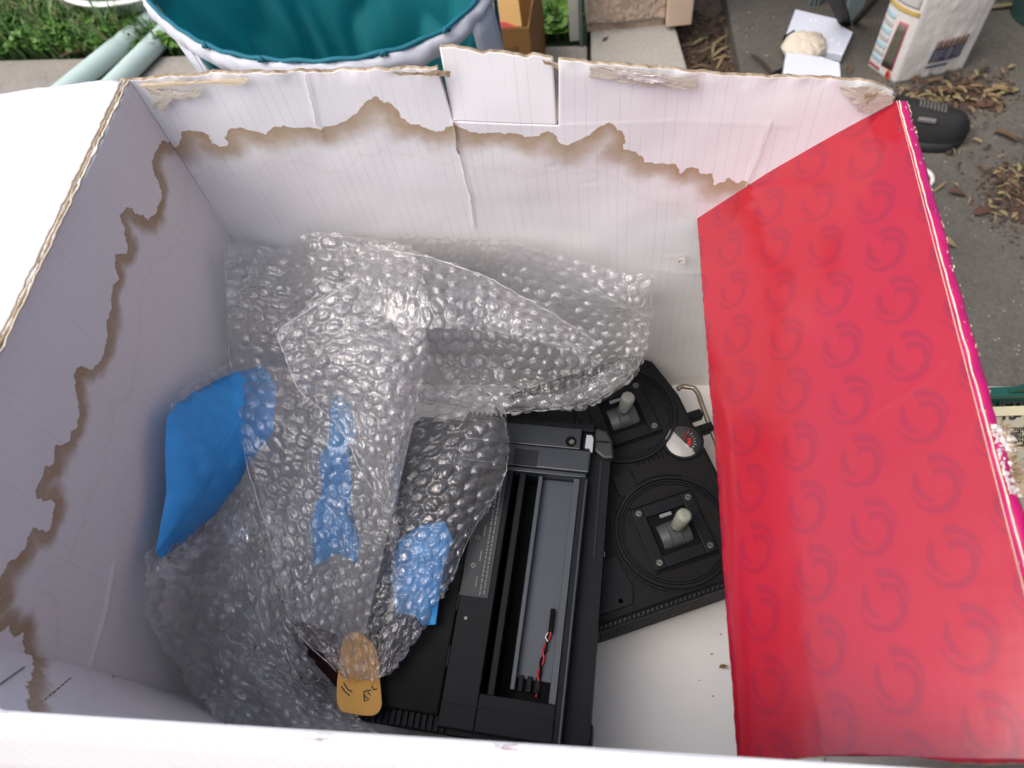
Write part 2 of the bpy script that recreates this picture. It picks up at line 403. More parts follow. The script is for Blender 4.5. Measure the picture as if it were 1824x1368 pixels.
# grass and clover at the top left: leaf sized faces nobody could count
def ground_cover(name, region, n, size, mats, tall=.05, blades=.25, seed=1):
    r = np.random.default_rng(seed); V = []; Fc = []; MI = []
    lo = region.min(0); hi = region.max(0); k = 0
    pts = r.uniform(lo, hi, (n * 2, 2)); pts = pts[inside(pts, region)][:n]
    cl = fbm(pts[:, 0] * 9, pts[:, 1] * 9, 5, 3)
    for (x, y), c in zip(pts, cl):
        h = max(.004, tall * (.45 + .9 * c + .4 * r.random())); s = size * r.uniform(.6, 1.4); b = len(V)
        a = r.uniform(0, 6.28)
        if r.random() < blades:
            L = h * r.uniform(1.2, 3.2); dx, dy = math.cos(a), math.sin(a); ww = s * .16; ln = r.uniform(.2, .9)
            V += [(x - dy * ww, y + dx * ww, -.02), (x + dy * ww, y - dx * ww, -.02),
                  (x + dx * L * ln * .5 + dy * ww * .8, y + dy * L * ln * .5 - dx * ww * .8, L * .7), (x + dx * L * ln * .5 - dy * ww * .8, y + dy * L * ln * .5 + dx * ww * .8, L * .7), (x + dx * L * ln, y + dy * L * ln, L * .9)]
            Fc += [(b, b + 1, b + 2, b + 3), (b + 3, b + 2, b + 4)]; MI += [2 if r.random() < .75 else 3] * 2
        else:
            for q in range(3):
                aa = a + q * 2.1; cx_, cy_ = x + math.cos(aa) * s * .5, y + math.sin(aa) * s * .5; b = len(V); ti = r.uniform(-.5, .5, 2)
                ring_ = [(cx_ + math.cos(aa + t) * s * .5, cy_ + math.sin(aa + t) * s * .45) for t in (0, 1.2, 2.4, 3.9, 5.1)]
                V += [(px, py, h + (px - cx_) * ti[0] * 1.6 + (py - cy_) * ti[1] * 1.6) for px, py in ring_]; Fc.append(tuple(range(b, b + 5))); MI.append(int(r.random() < .4 + c))
    o = mesh(name, V, Fc, mats, None, midx=MI, loc=(float(np.mean(pts[:, 0])), float(np.mean(pts[:, 1])), 0)); kind(o, 'stuff'); return o
def leafm(name, c):
    t = NT(name); v = t.noise(60, 3); col = t.mix(v, tuple(x * .55 for x in c[:3]) + (1,), c)
    return t.set(col, .55, Subsurface_Weight=0)
GM = [leafm('clover_green', (.075, .20, .022, 1)), leafm('clover_bright', (.13, .30, .035, 1)), leafm('grass_green', (.10, .22, .045, 1)), leafm('dry_grass', (.30, .28, .12, 1))]
reg = np.array([G(-60, 106)[:2] + [0, .012], G(330, 98)[:2] + [0, .012], G(420, -60)[:2], G(-90, -60)[:2]])
tag(ground_cover('grass', reg, 15000, .018, GM, .055, .30), 'green clover and grass growing along the concrete edge', 'grass')
reg2 = np.array([G(944, 76)[:2] + [0, .02], G(1012, 72)[:2] + [0, .02], G(1004, -30)[:2], G(930, -30)[:2]])
tag(ground_cover('weeds', reg2, 300, .028, GM, .045, .35, 4), 'low weeds in the soil beside the metal post', 'weeds')

# ------------------------------------------------------------------ wall pier, trim, post
STUCCO = NT('beige_stucco'); _h = STUCCO.math('ADD', STUCCO.noise(22, 5, .6, dist=1.2), STUCCO.math('MULTIPLY', STUCCO.noise(140, 3), .25))
STUCCO = STUCCO.set(STUCCO.mix(STUCCO.noise(14, 5), rgb(176, 152, 132), rgb(205, 184, 164)), .85, STUCCO.bump(_h, 1.0, .022))
TRIM = simple('beige_painted_metal', rgb(206, 182, 158), .5, .06, 12)
GALV = simple('galvanised_grey', rgb(150, 160, 164), .45, .2, 25, 120, .2, .001, Metallic=.3)
DKMETAL = simple('dark_blue_grey_steel', rgb(92, 104, 112), .5, .2, 20)
w0, w1 = G(1046, 64), G(1182, 51); wd = (w1 - w0) / np.linalg.norm(w1 - w0); wn = np.array([-wd[1], wd[0], 0])
def fw(a, b, z): return w0 + wd * a + wn * b + np.array([0, 0, z])
wl = np.linalg.norm(w1 - w0)
def stucco_pier():
    nx, nz = 70, 90; V = []
    for i in range(nx):
        for j in range(nz):
            a = wl * i / (nx - 1); z = .03 + .6 * (j / (nz - 1)); V.append((a, z))
    V = np.array(V); d = .010 * np.maximum(0, fbm(V[:, 0] * 22, V[:, 1] * 16, 8, 4)) + .003 * fbm(V[:, 0] * 90, V[:, 1] * 90, 2, 2); d[V[:, 1] < .031] = -.004 - .008 * np.abs(pn(V[V[:, 1] < .031, 0] * 60, 0))
    front = np.array([fw(a, -q, z) for (a, z), q in zip(V, d)])
    root = empty('wall_pier', fw(wl / 2, .1, .004), 'beige stucco pier of the garage wall standing on the pale slab', 'wall')
    mesh('stucco_face', front, grid_faces(nx, nz, 0, True), STUCCO, root, smooth=True)
    MB().box(fw, 0, wl, .012, .30, .004, 2.35).build('pier_core', STUCCO, root)
    MB().box(fw, 0, wl, -.001, .012, .63, 2.35).build('upper_face', STUCCO, root)
    t0 = G(1179, 51); t1 = G(1209, 57)
    MB().box(fw, wl + .003, wl + .075, -.025, .16, .02, 2.3).build('door_trim', TRIM, root, bevel=.004)
    return root
stucco_pier()
pm = MB(); p0 = G(1018, 74); p1 = G(1036, 78)
def fp(a, b, z): return p0 + wd * a + wn * b + np.array([0, 0, z])
pw = np.linalg.norm(p1 - p0)
proot = empty('metal_post', fp(pw / 2, .03, 0), 'pale grey metal angle post standing left of the stucco pier', 'post')
MB().box(fp, -.005, pw * .72, 0, .006, .0, 2.2).build('wide_flange', simple('pale_weathered_post', rgb(196, 194, 184), .6, .12, 30), proot, bevel=.001)
MB().box(fp, pw * .74, pw * .98, -.03, .004, .0, 2.2).build('narrow_flange', DKMETAL, proot, bevel=.001)

# ------------------------------------------------------------------ two green pipes lying on the apron and lawn
PIPE = simple('pale_green_pipe', rgb(184, 204, 196), .35, .10, 8, 60, .15, .001)
def pipe(px0, px1, r, label):
    a = P(*px0, -CAMZ + r); b = P(*px1, -CAMZ + r); d = (b - a) / np.linalg.norm(b - a)
    a2, b2 = a - d * .75, b + d * 1.3
    root = empty('pipe', (a2 + b2) / 2 - np.array([0, 0, r]), label, 'pipe', 'pale green pipes lying on the ground')
    MB().cyl(a2, b2, r, n=28, cap=False).build('pipe_wall', PIPE, root, smooth=True)
    MB().cyl(a2 + d * .004, b2 - d * .004, r * .86, n=24).build('pipe_bore', DEEP, root)
pipe((147, 136), (268, 38), .031, 'pale green pipe on the ground, left of the pair')
pipe((218, 136), (282, 72), .031, 'pale green pipe on the ground, right one beside the teal bin')

# shallow white tub and a grey slat on the grass
tubw = simple('white_enamel', rgb(226, 230, 220), .3, .05, 10)
tc = G(196, -66) + np.array([0, 0, .0])
nearp = P(196, 12, -CAMZ + .10); tr_ = abs(nearp[1] - tc[1]) * 1.0; tc = nearp + np.array([0, .235, -.10 + .01])
root = empty('plastic_tub', tc, 'shallow white tub on the grass behind the pipes', 'tub')
prof = [(.02, .005), (.17, .005), (.215, .05), (.235, .095), (.25, .098), (.25, .104), (.228, .104), (.205, .055), (.165, .015), (.02, .015)]
V = []; Fc = []; n = 48; m = len(prof)
for i in range(n):
    a = 2 * math.pi * i / n
    for r, z in prof: V.append(tc + np.array([r * math.cos(a) * 1.1, r * math.sin(a), z]))
for i in range(n):
    for k in range(m - 1):
        j = (i + 1) % n; Fc.append((i * m + k, j * m + k, j * m + k + 1, i * m + k + 1))
mesh('tub_shell', V, Fc, tubw, root, smooth=True)
MB().cyl(tc + np.array([0, 0, .006]), tc + np.array([0, 0, .014]), .03, n=24).build('tub_base', tubw, root)
a, b = G(104, -18), P(140, 17, -CAMZ + .05)
dd = (b - a) / np.linalg.norm(b - a); nn_ = np.array([-dd[1], dd[0], 0])
o = MB().box(lambda s, t, z: a + dd * s + nn_ * t + np.array([0, 0, z]), -.5, np.linalg.norm(b - a), -.028, .028, .004, .016).build('slat', simple('grey_slat', rgb(176, 178, 170), .6, .1, 20), None, bevel=.002)
tag(o, 'grey flat slat lying on the grass beside the white tub', 'slat')

# ------------------------------------------------------------------ unseen garage roof and walls, added to block sky light and shade the right
roof = empty('garage', (2.6, 1.2, 0), 'unseen garage roof and walls added to shade the concrete floor on the right', 'building')
wp = simple('painted_plaster', rgb(150, 140, 128), .85, .1, 6); rp = simple('roof_underside', rgb(120, 112, 104), .85, .1, 5)
MB().box(lambda a, b, z: (a, b, z), 1.9, 6.2, -3.6, 1.85, 2.36, 2.50).build('roof', rp, roof)
MB().box(lambda a, b, z: (a, b, z), 6.0, 6.2, -3.5, 1.8, .0, 2.36).build('side_wall', wp, roof)
MB().box(lambda a, b, z: (a, b, z), 2.0, 6.0, -3.6, -3.45, .0, 2.36).build('rear_wall', wp, roof)

# ================================================================== work table that carries the cartons
tbl = empty('work_table', (-.05, .04, 0), 'folding table with pale top under the printed carton', 'table')
TT = simple('pale_table_top', rgb(206, 204, 198), .5, .05, 8); TM = simple('grey_table_steel', rgb(120, 122, 124), .4, .1)
ftb = lambda a, b, z: (a, b, z)
MB().box(ftb, -.42, .70, -.34, .372, .718, .7455).build('tabletop', TT, tbl, bevel=.006)
for x in (-.36, .64):
    for y in (-.28, .30):
        MB().cyl((x, y, .718), (x, y, .0), .014, n=14).build('leg', TM, tbl, smooth=True)

# ================================================================== the big carton
box = empty('cardboard_box', U(-.1, .32, -1.0) , 'large open white lined carton with brown water stains and one glossy red flap', 'box')
TF0 = np.array([-.468, .0294, -.448])
TB, TF, BB, BF = np.array([-.441, .566, -.4227]), np.array([-.466, .082, -.446]), np.array([-.441, .566, -1.0]), np.array([-.494, .089, -1.0])
MF = TF * .78 + BF * .22
# stain outlines, in pixels of the photograph
stB = [(262, 330), (290, 285), (301, 258), (308, 262), (321, 257), (323, 235), (335, 231), (354, 235), (371, 241), (377, 255), (391, 260), (408, 260), (403, 243), (406, 231), (428, 226), (445, 231), (473, 238), (486, 228), (510, 224), (524, 228), (547, 226), (571, 233), (598, 221), (620, 213), (641, 197), (646, 184), (668, 176), (676, 183), (692, 185), (705, 195), (714, 209), (731, 224), (746, 222), (760, 228), (777, 234), (794, 226), (811, 223), (824, 229), (852, 240), (882, 234), (899, 238), (906, 235), (930, 240), (937, 246), (957, 240), (977, 232), (991, 243), (996, 253), (1011, 257), (1032, 246), (1062, 234), (1067, 221), (1083, 218), (1100, 224), (1110, 235), (1116, 250), (1108, 269), (1127, 270), (1144, 280), (1151, 292), (1175, 290), (1203, 296), (1214, 309), (1224, 299), (1246, 301), (1248, 309), (1268, 308), (1273, 320), (1272, 330), (1296, 320), (1316, 325), (1326, 323), (1337, 328), (1400, 332), (1500, 345), (1640, 352)]
stL = [(330, 200), (312, 232), (301, 256), (289, 248), (279, 268), (272, 286), (271, 301), (282, 320), (289, 337), (287, 355), (280, 367), (280, 377), (272, 389), (262, 389), (255, 381), (243, 381), (238, 371), (228, 372), (218, 384), (223, 405), (228, 422), (233, 439), (231, 449), (218, 452), (212, 453), (208, 470), (214, 494), (209, 504), (202, 535), (204, 552), (194, 572), (197, 600), (190, 630), (180, 647), (167, 656), (156, 651), (146, 654), (136, 668), (141, 702), (146, 739), (141, 763), (133, 766), (129, 783), (116, 793), (104, 795), (102, 807), (100, 826), (85, 829), (80, 844), (66, 875), (70, 889), (85, 895), (100, 892), (103, 900), (99, 931), (92, 948), (79, 941), (63, 939), (53, 965), (48, 982), (34, 994), (17, 999), (14, 1020), (5, 1037), (7, 1061), (10, 1071), (0, 1080), (-22, 1094), (-24, 1124), (0, 1131), (21, 1122), (27, 1114), (31, 1129), (38, 1136), (56, 1124), (51, 1146), (57, 1162), (62, 1190)]
stF = [(40, 1130), (56, 1155), (60, 1167), (58, 1194), (48, 1225), (53, 1238), (48, 1262), (44, 1300)]
def sdf(Q, line, close):                # >0 on the wet side
    d = seg_dist(Q, np.array(line)); ins = inside(Q, list(line) + list(close)); return np.where(ins, d, -d)
def crease(Q, pl, wdt): return np.exp(-(seg_dist(Q, np.array(pl)) / wdt) ** 2)

# -- back wall ------------------------------------------------------
YB = .5658 * S
def bx(px, py): p = PY(px, py, YB); return np.array([p[0], p[2]])
topL = [bx(*p) for p in [(228, 141), (300, 137), (400, 131), (500, 128), (600, 132), (640, 129), (700, 126), (760, 124), (803, 120)]]
topR = [bx(*p) for p in [(1004, 108), (1060, 111), (1200, 125), (1300, 137), (1400, 140), (1500, 143), (1560, 147), (1594, 166)]]
ZF = CAMZ - S
cutL, cutR = bx(808, 215), bx(995, 222)
xl, xr = BB[0] * S, .253 * S
stb = [bx(*p) for p in stB]; close_b = [(xr + .1, ZF - .1), (xl - .1, ZF - .1)]
creB = [([bx(*p) for p in [(808, 215), (814, 245), (825, 290), (838, 340), (845, 405)]], .0010, .0007), ([bx(*p) for p in [(545, 130), (556, 180), (563, 215), (578, 250)]], .0012, .0006),
        ([bx(*p) for p in [(1372, 215), (1345, 285), (1322, 340)]], .0010, .0002), ([bx(*p) for p in [(975, 300), (992, 295)]], .0010, -.0004), ([bx(*p) for p in [(1035, 330), (1070, 322)]], .0008, -.0003),
        ([bx(*p) for p in [(1165, 478), (1205, 486), (1245, 485)]], .0008, .0003), ([bx(*p) for p in [(1168, 455), (1200, 458), (1215, 455)]], .0008, .0003), ([bx(*p) for p in [(1005, 222), (1200, 216), (1420, 225)]], .0012, .0002)]
back = empty('back_wall', U(-.1, .566, -1.0), '', ''); back.parent = box; back.location = tuple(U(-.1, .566, -1) - wloc(box))
for k in ('label', 'category'): del back[k]
def rag(x, s, a=.0016): return a * float(fbm(np.array([x * 130]), np.array([s * 3.1]), s, 4)[0])
tl_x, tl_z = [p[0] for p in topL], [p[1] for p in topL]; tr_x, tr_z = [p[0] for p in topR], [p[1] for p in topR]
def masked_sheet(name, F_, B_, mask, mats, parent, uv, attrs):
    """panel with cut-outs: front and back grids, edge faces wherever a kept quad has no neighbour"""
    nx, nz = F_.shape[:2]; n = nx * nz; V = np.concatenate([F_.reshape(-1, 3), B_.reshape(-1, 3)])
    ok = mask; ii, jj = np.nonzero(ok); a = ii * nz + jj; q = np.stack([a, a + nz, a + nz + 1, a + 1], -1)
    pad = np.zeros((nx + 1, nz + 1), bool); pad[1:-1, 1:-1] = ok; E = []
    for di, dj, (p, r_) in ((0, -1, (0, 1)), (1, 0, (1, 2)), (0, 1, (2, 3)), (-1, 0, (3, 0))):
        free = ~pad[ii + 1 + di, jj + 1 + dj]; e0, e1_ = q[free, p], q[free, r_]; E.append(np.stack([e0, e0 + n, e1_ + n, e1_], -1))
    E = np.concatenate(E); Fc = np.concatenate([q, q[:, ::-1] + n, E]); mi = np.concatenate([np.zeros(2 * len(q)), np.ones(len(E))])
    return mesh(name, V, Fc, mats, parent, midx=mi, uv=np.concatenate([uv.reshape(-1, 2)] * 2), attrs={k2: np.concatenate([v.ravel()] * 2) for k2, v in attrs.items()})
def back_relief(Q):
    d = np.zeros(len(Q))
    for pl, wdt, amp in creB: d += amp * crease(Q, pl, wdt)
    return d + .0022 * fbm(Q[:, 0] * 9, Q[:, 1] * 9, 3, 3)
xs = np.concatenate([np.linspace(xl - .006, cutL[0], 146), np.linspace(cutL[0], cutR[0], 58)[1:], np.linspace(cutR[0], xr, 124)[1:]])
iL, iR = 145, 145 + 57; nx = len(xs); n1, n2 = 170, 56
zc = np.interp(xs, [cutL[0], cutR[0]], [cutL[1], cutR[1]])
tops = np.array([np.interp(x, tl_x, tl_z) + rag(x, 2) if x <= cutL[0] else (np.interp(x, tr_x, tr_z) + rag(x, 5, .0012) if x >= cutR[0] else zc[k_] + .02) for k_, x in enumerate(xs)])
Zg = np.concatenate([(ZF - .005) + (zc[:, None] - ZF + .005) * np.linspace(0, 1, n1)[None], zc[:, None] + (tops - zc)[:, None] * np.linspace(0, 1, n2 + 1)[None, 1:]], 1)
Xg = np.repeat(xs[:, None], n1 + n2, 1); Q = np.stack([Xg.ravel(), Zg.ravel()], -1)
d = back_relief(Q).reshape(Xg.shape); ed = np.clip(1 - (tops[:, None] - Zg) / .012, 0, 1); d += ed ** 2 * .0022 * fbm(Q[:, 0] * 60, Q[:, 1] * 30, 9, 3).reshape(Xg.shape)
up_ = np.clip((Zg - zc[:, None]) / .04, 0, 1); Xm = Xg - .0030 * up_ * np.clip(1 - (cutL[0] - Xg) / .02, 0, 1) * (Xg <= cutL[0]) + .0022 * up_ * np.clip(1 - (Xg - cutR[0]) / .02, 0, 1) * (Xg >= cutR[0])
Fg = np.stack([Xm, YB - d, Zg], -1); mask = np.ones((nx - 1, n1 + n2 - 1), bool); mask[iL:iR, n1 - 1:] = False
masked_sheet('wall_panel', Fg, Fg + [0, .0028, 0], mask, [LINER_B, KRAFT], back, np.stack([Xg, Zg], -1), {'stain': sdf(Q, stb, close_b)})
def back_piece(name, x0, x1, top_fn, zlow, tilt):
    nx = max(8, int((x1 - x0) / .0016)); nz = 60; xs = np.linspace(x0, x1, nx); V = np.zeros((nx, nz, 3)); Pg = np.zeros((nx, nz, 2))
    for i, x in enumerate(xs):
        z = np.linspace(zlow(x), top_fn(x), nz); V[i, :, 0] = x; V[i, :, 2] = z; Pg[i, :, 0] = x; Pg[i, :, 1] = z
    Q = Pg.reshape(-1, 2); V[:, :, 1] = YB - back_relief(Q).reshape(nx, nz)
    z0 = V[:, :1, 2]; hh = np.clip(V[:, :, 2] - z0, 0, 1); V[:, :, 1] += hh * math.sin(tilt); V[:, :, 2] = z0 + hh * math.cos(tilt)
    N = np.zeros_like(V); N[:, :, 1] = 1
    return sheet(name, V, N, .0028, [LINER_B, KRAFT], back, uv=np.stack([Pg[:, :, 0], Pg[:, :, 1]], -1), attrs={'stain': sdf(Q, stb, close_b)}, smooth=False)
tbt = [bx(*p) for p in [(806, 97), (835, 102), (862, 109), (868, 104), (900, 107), (940, 113), (945, 108), (975, 113), (998, 119)]]
back_piece('torn_tab', cutL[0] - .0008, cutR[0] - .001, lambda x: float(np.interp(x, [p[0] for p in tbt], [p[1] for p in tbt])) + rag(x, 7, .0007), zlow=lambda x: float(np.interp(x, [cutL[0], cutR[0]], [cutL[1], cutR[1]])), tilt=math.radians(9))
def patch(name, poly, mat, off, parent=back, n=40, curl=.0012, seed=1):
    """scrap of paper on the back wall: ragged outline, slight relief"""
    pts = [bx(*p) for p in poly]; r = np.random.default_rng(seed); out = []
    for a, b in zip(pts, pts[1:] + pts[:1]):
        L = np.linalg.norm(b - a); k = max(2, int(L / .0016))
        for q in range(k):
            t = q / k; nrm = np.array([-(b - a)[1], (b - a)[0]]) / max(L, 1e-6); out.append(a + (b - a) * t + nrm * r.normal(0, .0006))
    c = np.mean(out, 0); V = []
    for s in (0, .5, 1.0):
        for p in out:
            q = c + (p - c) * s; y = YB - off - curl * (s ** 2) * abs(pn(np.array([q[0] * 70]), np.array([q[1] * 70]), seed)[0]) * 1.2 - (.0004 if s < 1 else 0); V.append((q[0], y, q[1]))
    m = len(out); Fc = [(k * m + i, k * m + (i + 1) % m, (k + 1) * m + (i + 1) % m, (k + 1) * m + i) for k in (0, 1) for i in range(m)]
    return mesh(name, V, Fc, mat, parent, smooth=False, solid=.0003)
patch('peeled_paper', [(262, 152), (300, 155), (326, 158), (360, 150), (362, 160), (330, 172), (318, 170), (300, 178), (296, 192), (275, 186), (280, 170)], PEEL, .003, seed=3)
patch('peeled_paper', [(250, 144), (340, 138), (446, 134), (440, 143), (400, 140), (330, 144), (262, 150)], CREAM, .003, seed=4)
patch('peeled_paper', [(1052, 111), (1130, 118), (1200, 130), (1243, 133), (1240, 152), (1195, 150), (1130, 143), (1075, 133), (1048, 130)], PEEL, .003, seed=5)
patch('peeled_paper', [(1090, 114), (1180, 124), (1190, 134), (1150, 136), (1110, 126)], PEELW, .005, curl=.003, seed=6)
patch('peeled_paper', [(1493, 148), (1560, 152), (1592, 168), (1588, 182), (1548, 200), (1528, 190), (1510, 172)], PEEL, .0015, curl=.002, seed=8)
patch('peeled_paper', [(1535, 150), (1562, 150), (1548, 163), (1538, 172), (1542, 160)], KRAFT, .007, curl=.002, seed=9)
patch('peeled_paper', [(1206, 449), (1218, 447), (1222, 453), (1213, 457)], PEELW, .006, curl=.006, seed=10)
patch('peeled_paper', [(1208, 456), (1217, 455), (1215, 461), (1209, 462)], KRAFT, .003, seed=11)
patch('peeled_paper', [(700, 124), (760, 122), (803, 120), (803, 131), (790, 127), (740, 127)], KRAFT, .003, seed=12)
patch('peeled_paper', [(965, 112), (998, 118), (998, 130), (985, 122)], KRAFT, -.002, seed=13)

for pl, rr_k, mt_ in (([(808, 215), (812, 238), (814, 262), (818, 272)], .00055, KRAFT), ([(818, 272), (826, 300), (830, 322), (838, 345), (842, 380), (845, 405)], .00028, PEELW), ([(545, 130), (552, 160), (562, 200), (566, 225)], .00022, PEEL), ([(1374, 212), (1352, 275), (1324, 338)], .00035, PEELW)):
    pp = []
    for (a, b), (c, d) in zip(pl[:-1], pl[1:]):
        for q in range(8): t = q / 8; e_ = bx(a + (c - a) * t + .8 * math.sin(q * 2.1), b + (d - b) * t); pp.append((e_[0], YB - .0016, e_[1]))
    MB().tube(pp, rr_k, 5).build('crack', mt_, back)
# -- left wall --------------------------------------------------------
nlp = np.cross((TF - TB), (BB - TB)); nlp /= np.linalg.norm(nlp)
def lw_px(px, py):
    r = ray(px, py); t = (TB @ nlp) / (r @ nlp); p = r * t; return np.array([p[1], p[2]]) * S
ny, nz = 200, 210
u_, v_ = np.meshgrid(np.linspace(0, 1, ny), np.linspace(0, 1, nz), indexing='ij')
def frontcol(v): 
    k = .20; a = np.clip(v / k, 0, 1)[..., None]; b = np.clip((v - k) / (1 - k), 0, 1)[..., None]
    return np.where(v[..., None] < k, TF * (1 - a) + MF * a, MF * (1 - b) + BF * b)
backcol = TB * (1 - v_[..., None]) + BB * v_[..., None]
fc = frontcol(v_) + np.array([0, -.012, 0]); LW = backcol * (1 - u_[..., None]) + fc * u_[..., None]
Q = LW[:, :, 1:].reshape(-1, 2) * S
stl = [lw_px(*p) for p in stL]; close_l = [lw_px(470, 1275), lw_px(700, 1000), lw_px(700, 500), lw_px(480, 300)]
sl = sdf(Q, stl, close_l)
LWm = LW * S + np.array([0, 0, CAMZ])
LWm[:, :, 0] += .003 * fbm(Q[:, 0] * 6, Q[:, 1] * 6, 12, 3).reshape(ny, nz) * np.sin(np.pi * u_)
LWm[:, :, 0] += crease(Q, [lw_px(*p) for p in [(215, 1010), (205, 1090), (180, 1190)]], .0016).reshape(ny, nz) * .0012
LWm[:, :, 2] += np.where(v_ < .005, 0, 0)
rip = .0010 * fbm(Q[:, 0] * 40, Q[:, 1] * 2, 4, 3).reshape(ny, nz) * (v_ < .02); LWm[:, :, 2] += rip
N = np.zeros_like(LWm); N[:, :, 0] = -1
sheet('left_wall', LWm[:, ::-1], N, .0028, [LINER, LINER], box, uv=np.stack([Q[:, 0].reshape(ny, nz), Q[:, 1].reshape(ny, nz)], -1)[:, ::-1], attrs={'stain': sl.reshape(ny, nz)[:, ::-1]}, smooth=False)
# -- front wall -------------------------------------------------------
BFR, TFR, MFR = np.array([.253, .058, -1.0]), np.array([.253, .0294, -.46]), np.array([.253, .050, -.57])
nx, nz = 160, 120
u_, v_ = np.meshgrid(np.linspace(0, 1, nx), np.linspace(0, 1, nz), indexing='ij')
k = .20
sb = np.clip(1 - u_ / .15, 0, 1); sb = sb * .8 + sb * sb * .2
TF_, BF_ = np.array([-.466, 0, -.446]), np.array([-.494, 0, -1.0]); TR_, BR_ = np.array([.253, 0, -.46]), np.array([.253, 0, -1.0])
FW = (TF_ * (1 - u_[..., None]) + TR_ * u_[..., None]) * (1 - v_[..., None]) + (BF_ * (1 - u_[..., None]) + BR_ * u_[..., None]) * v_[..., None]
FW[:, :, 1] = (.0294 + .0526 * sb) * (1 - v_) + (.055 + .034 * sb) * v_ + .004 * (1 - sb) * 0
FW[:, :, 1] += .0020 * fbm(FW[:, :, 0] * 9, FW[:, :, 2] * 7, 3, 3) * np.clip(v_ * 8, 0, 1)
FW = FW * S + np.array([0, 0, CAMZ])
FW[:, :, 0] -= np.where(u_ < .003, .008, 0)
Q = FW[:, :, ::2].reshape(-1, 2)
fa_, fb2, fc2 = FW[1, 0], FW[int(nx * .13), 0], FW[1, -1]; fnn = np.cross(fb2 - fa_, fc2 - fa_); fnn /= np.linalg.norm(fnn)
def on_facet(px, py, k=1.0):
    r_ = ray(px, py); t_ = ((fa_ - [0, 0, CAMZ]) @ fnn) / (r_ @ fnn); return r_ * t_ * k + [0, 0, CAMZ]
stf = [on_facet(*p)[[0, 2]] for p in stF]; close_f = [on_facet(400, 1310)[[0, 2]], on_facet(400, 1200)[[0, 2]]]
N = np.zeros_like(FW); N[:, :, 1] = -1
sheet('front_wall', FW, N, .0042, [LINER, LINER], box, uv=np.stack([Q[:, 0].reshape(nx, nz), Q[:, 1].reshape(nx, nz)], -1), attrs={'stain': sdf(Q, stf, close_f).reshape(nx, nz)}, smooth=True)
# perforated slits slanting across the front wall strip
def slit(p, q, n=9):
    a, b = on_facet(*p, .9985), on_facet(*q, .9985); mb = MB()
    for i in range(n):
        s0 = a + (b - a) * (i / n); s1 = a + (b - a) * ((i + .62) / n); mb.tube([s0, s1], .00045, 5)
    return mb
for p, q in [((0, 1219), (45, 1187)), ((60, 1263), (128, 1206)), ((145, 1270), (205, 1202)), ((220, 1275), (266, 1232)), ((280, 1279), (312, 1245))]:
    slit(p, q).build('perforation', simple('slit_shadow_paper', rgb(120, 105, 95), .9, .05) if 'slit_shadow_paper' not in bpy.data.materials else bpy.data.materials['slit_shadow_paper'], box)
# -- floor -----------------------------------------------------------
nx, nyf = 120, 100
u_, v_ = np.meshgrid(np.linspace(0, 1, nx), np.linspace(0, 1, nyf), indexing='ij')
BBR = np.array([.253, .575, -1.0]); BB = BB + [-.010, .009, 0]; BF = BF + [-.010, -.040, 0]
FL = ((BF * (1 - u_[..., None]) + BFR * u_[..., None]) * (1 - v_[..., None]) + (BB * (1 - u_[..., None]) + BBR * u_[..., None]) * v_[..., None]) * S + np.array([0, 0, CAMZ])
FL[:, :, 2] += .0012 * fbm(FL[:, :, 0] * 12, FL[:, :, 1] * 12, 6, 3)
N = np.zeros_like(FL); N[:, :, 2] = -1
sheet('bottom_panel', FL, N, .004, [LINER_F, LINER_F], box, uv=np.stack([FL[:, :, 1], FL[:, :, 0]], -1), attrs={'stain': np.full(FL.shape[:2], -1.)}, smooth=True)
for px_, py_, sz in ((1288, 1187, .0035), (1268, 1165, .0012), (1284, 1130, .001), (1246, 1212, .0008), (1270, 1240, .001)):
    p_ = P(px_, py_, -S + .004); o = MB().add([p_ + np.array(q_) * sz for q_ in ((-1, -.3, 0), (.2, -.5, .1), (1, .1, .3), (.3, .5, .1), (-.6, .35, .2))], [(0, 1, 2, 3, 4)]).build('leaf_crumb', simple('brown_crumb', rgb(120, 92, 62), .8, .3) if 'brown_crumb' not in bpy.data.materials else bpy.data.materials['brown_crumb'], None, solid=.0004)
    tag(o, 'tiny brown leaf crumb on the white carton floor beside the red flap', 'crumb', 'leaf crumbs on the carton floor')
# -- right wall: printed outside, its fold rolled over the rim -------------------------------
HB, HF = U(.2574, .5658, -.4854), U(.2545, -.02, -.4860)     # hinge line of the red flap
hd = (HF - HB) / np.linalg.norm(HF - HB)
MB().box8([U(.2545, .568, -1), U(.2605, .568, -1), U(.2605, .03, -1), U(.2545, .03, -1)], [HB + [-.001, .001, -.004], HB + [.003, .001, -.004], HF + [.003, 0, -.004], HF + [-.001, 0, -.004]]).build('right_wall', [LINER], box)
nr, nl = 12, 160; V = np.zeros((nl, nr, 3))
for i in range(nl):
    t = i / (nl - 1); c = HB + (HF - HB) * t; wob = .0010 * float(pn(np.array([t * 30]), np.array([.3]), 4)[0])
    for j in range(nr):
        a = math.radians(150 - 182 * j / (nr - 1)); r = .0042 + wob
        V[i, j] = c + np.array([.0034 + r * math.cos(a), 0, -.0040 + r * math.sin(a)])
mesh('folded_edge', V.reshape(-1, 3), grid_faces(nl, nr), MAGENTA, box, smooth=True)
cl = [HB + (HF - HB) * (i / 140) + np.array([.0012 + .0005 * float(pn(np.array([i * .4]), np.array([0.]), 2)[0]), 0, .0002 + .0004 * float(pn(np.array([i * .3]), np.array([3.]), 2)[0])]) for i in range(141)]
MB().tube(cl, [.00032 + .0003 * abs(float(pn(np.array([i * .33]), np.array([9.]), 6)[0])) for i in range(141)], 6).build('cracked_edge', CREAM, box)
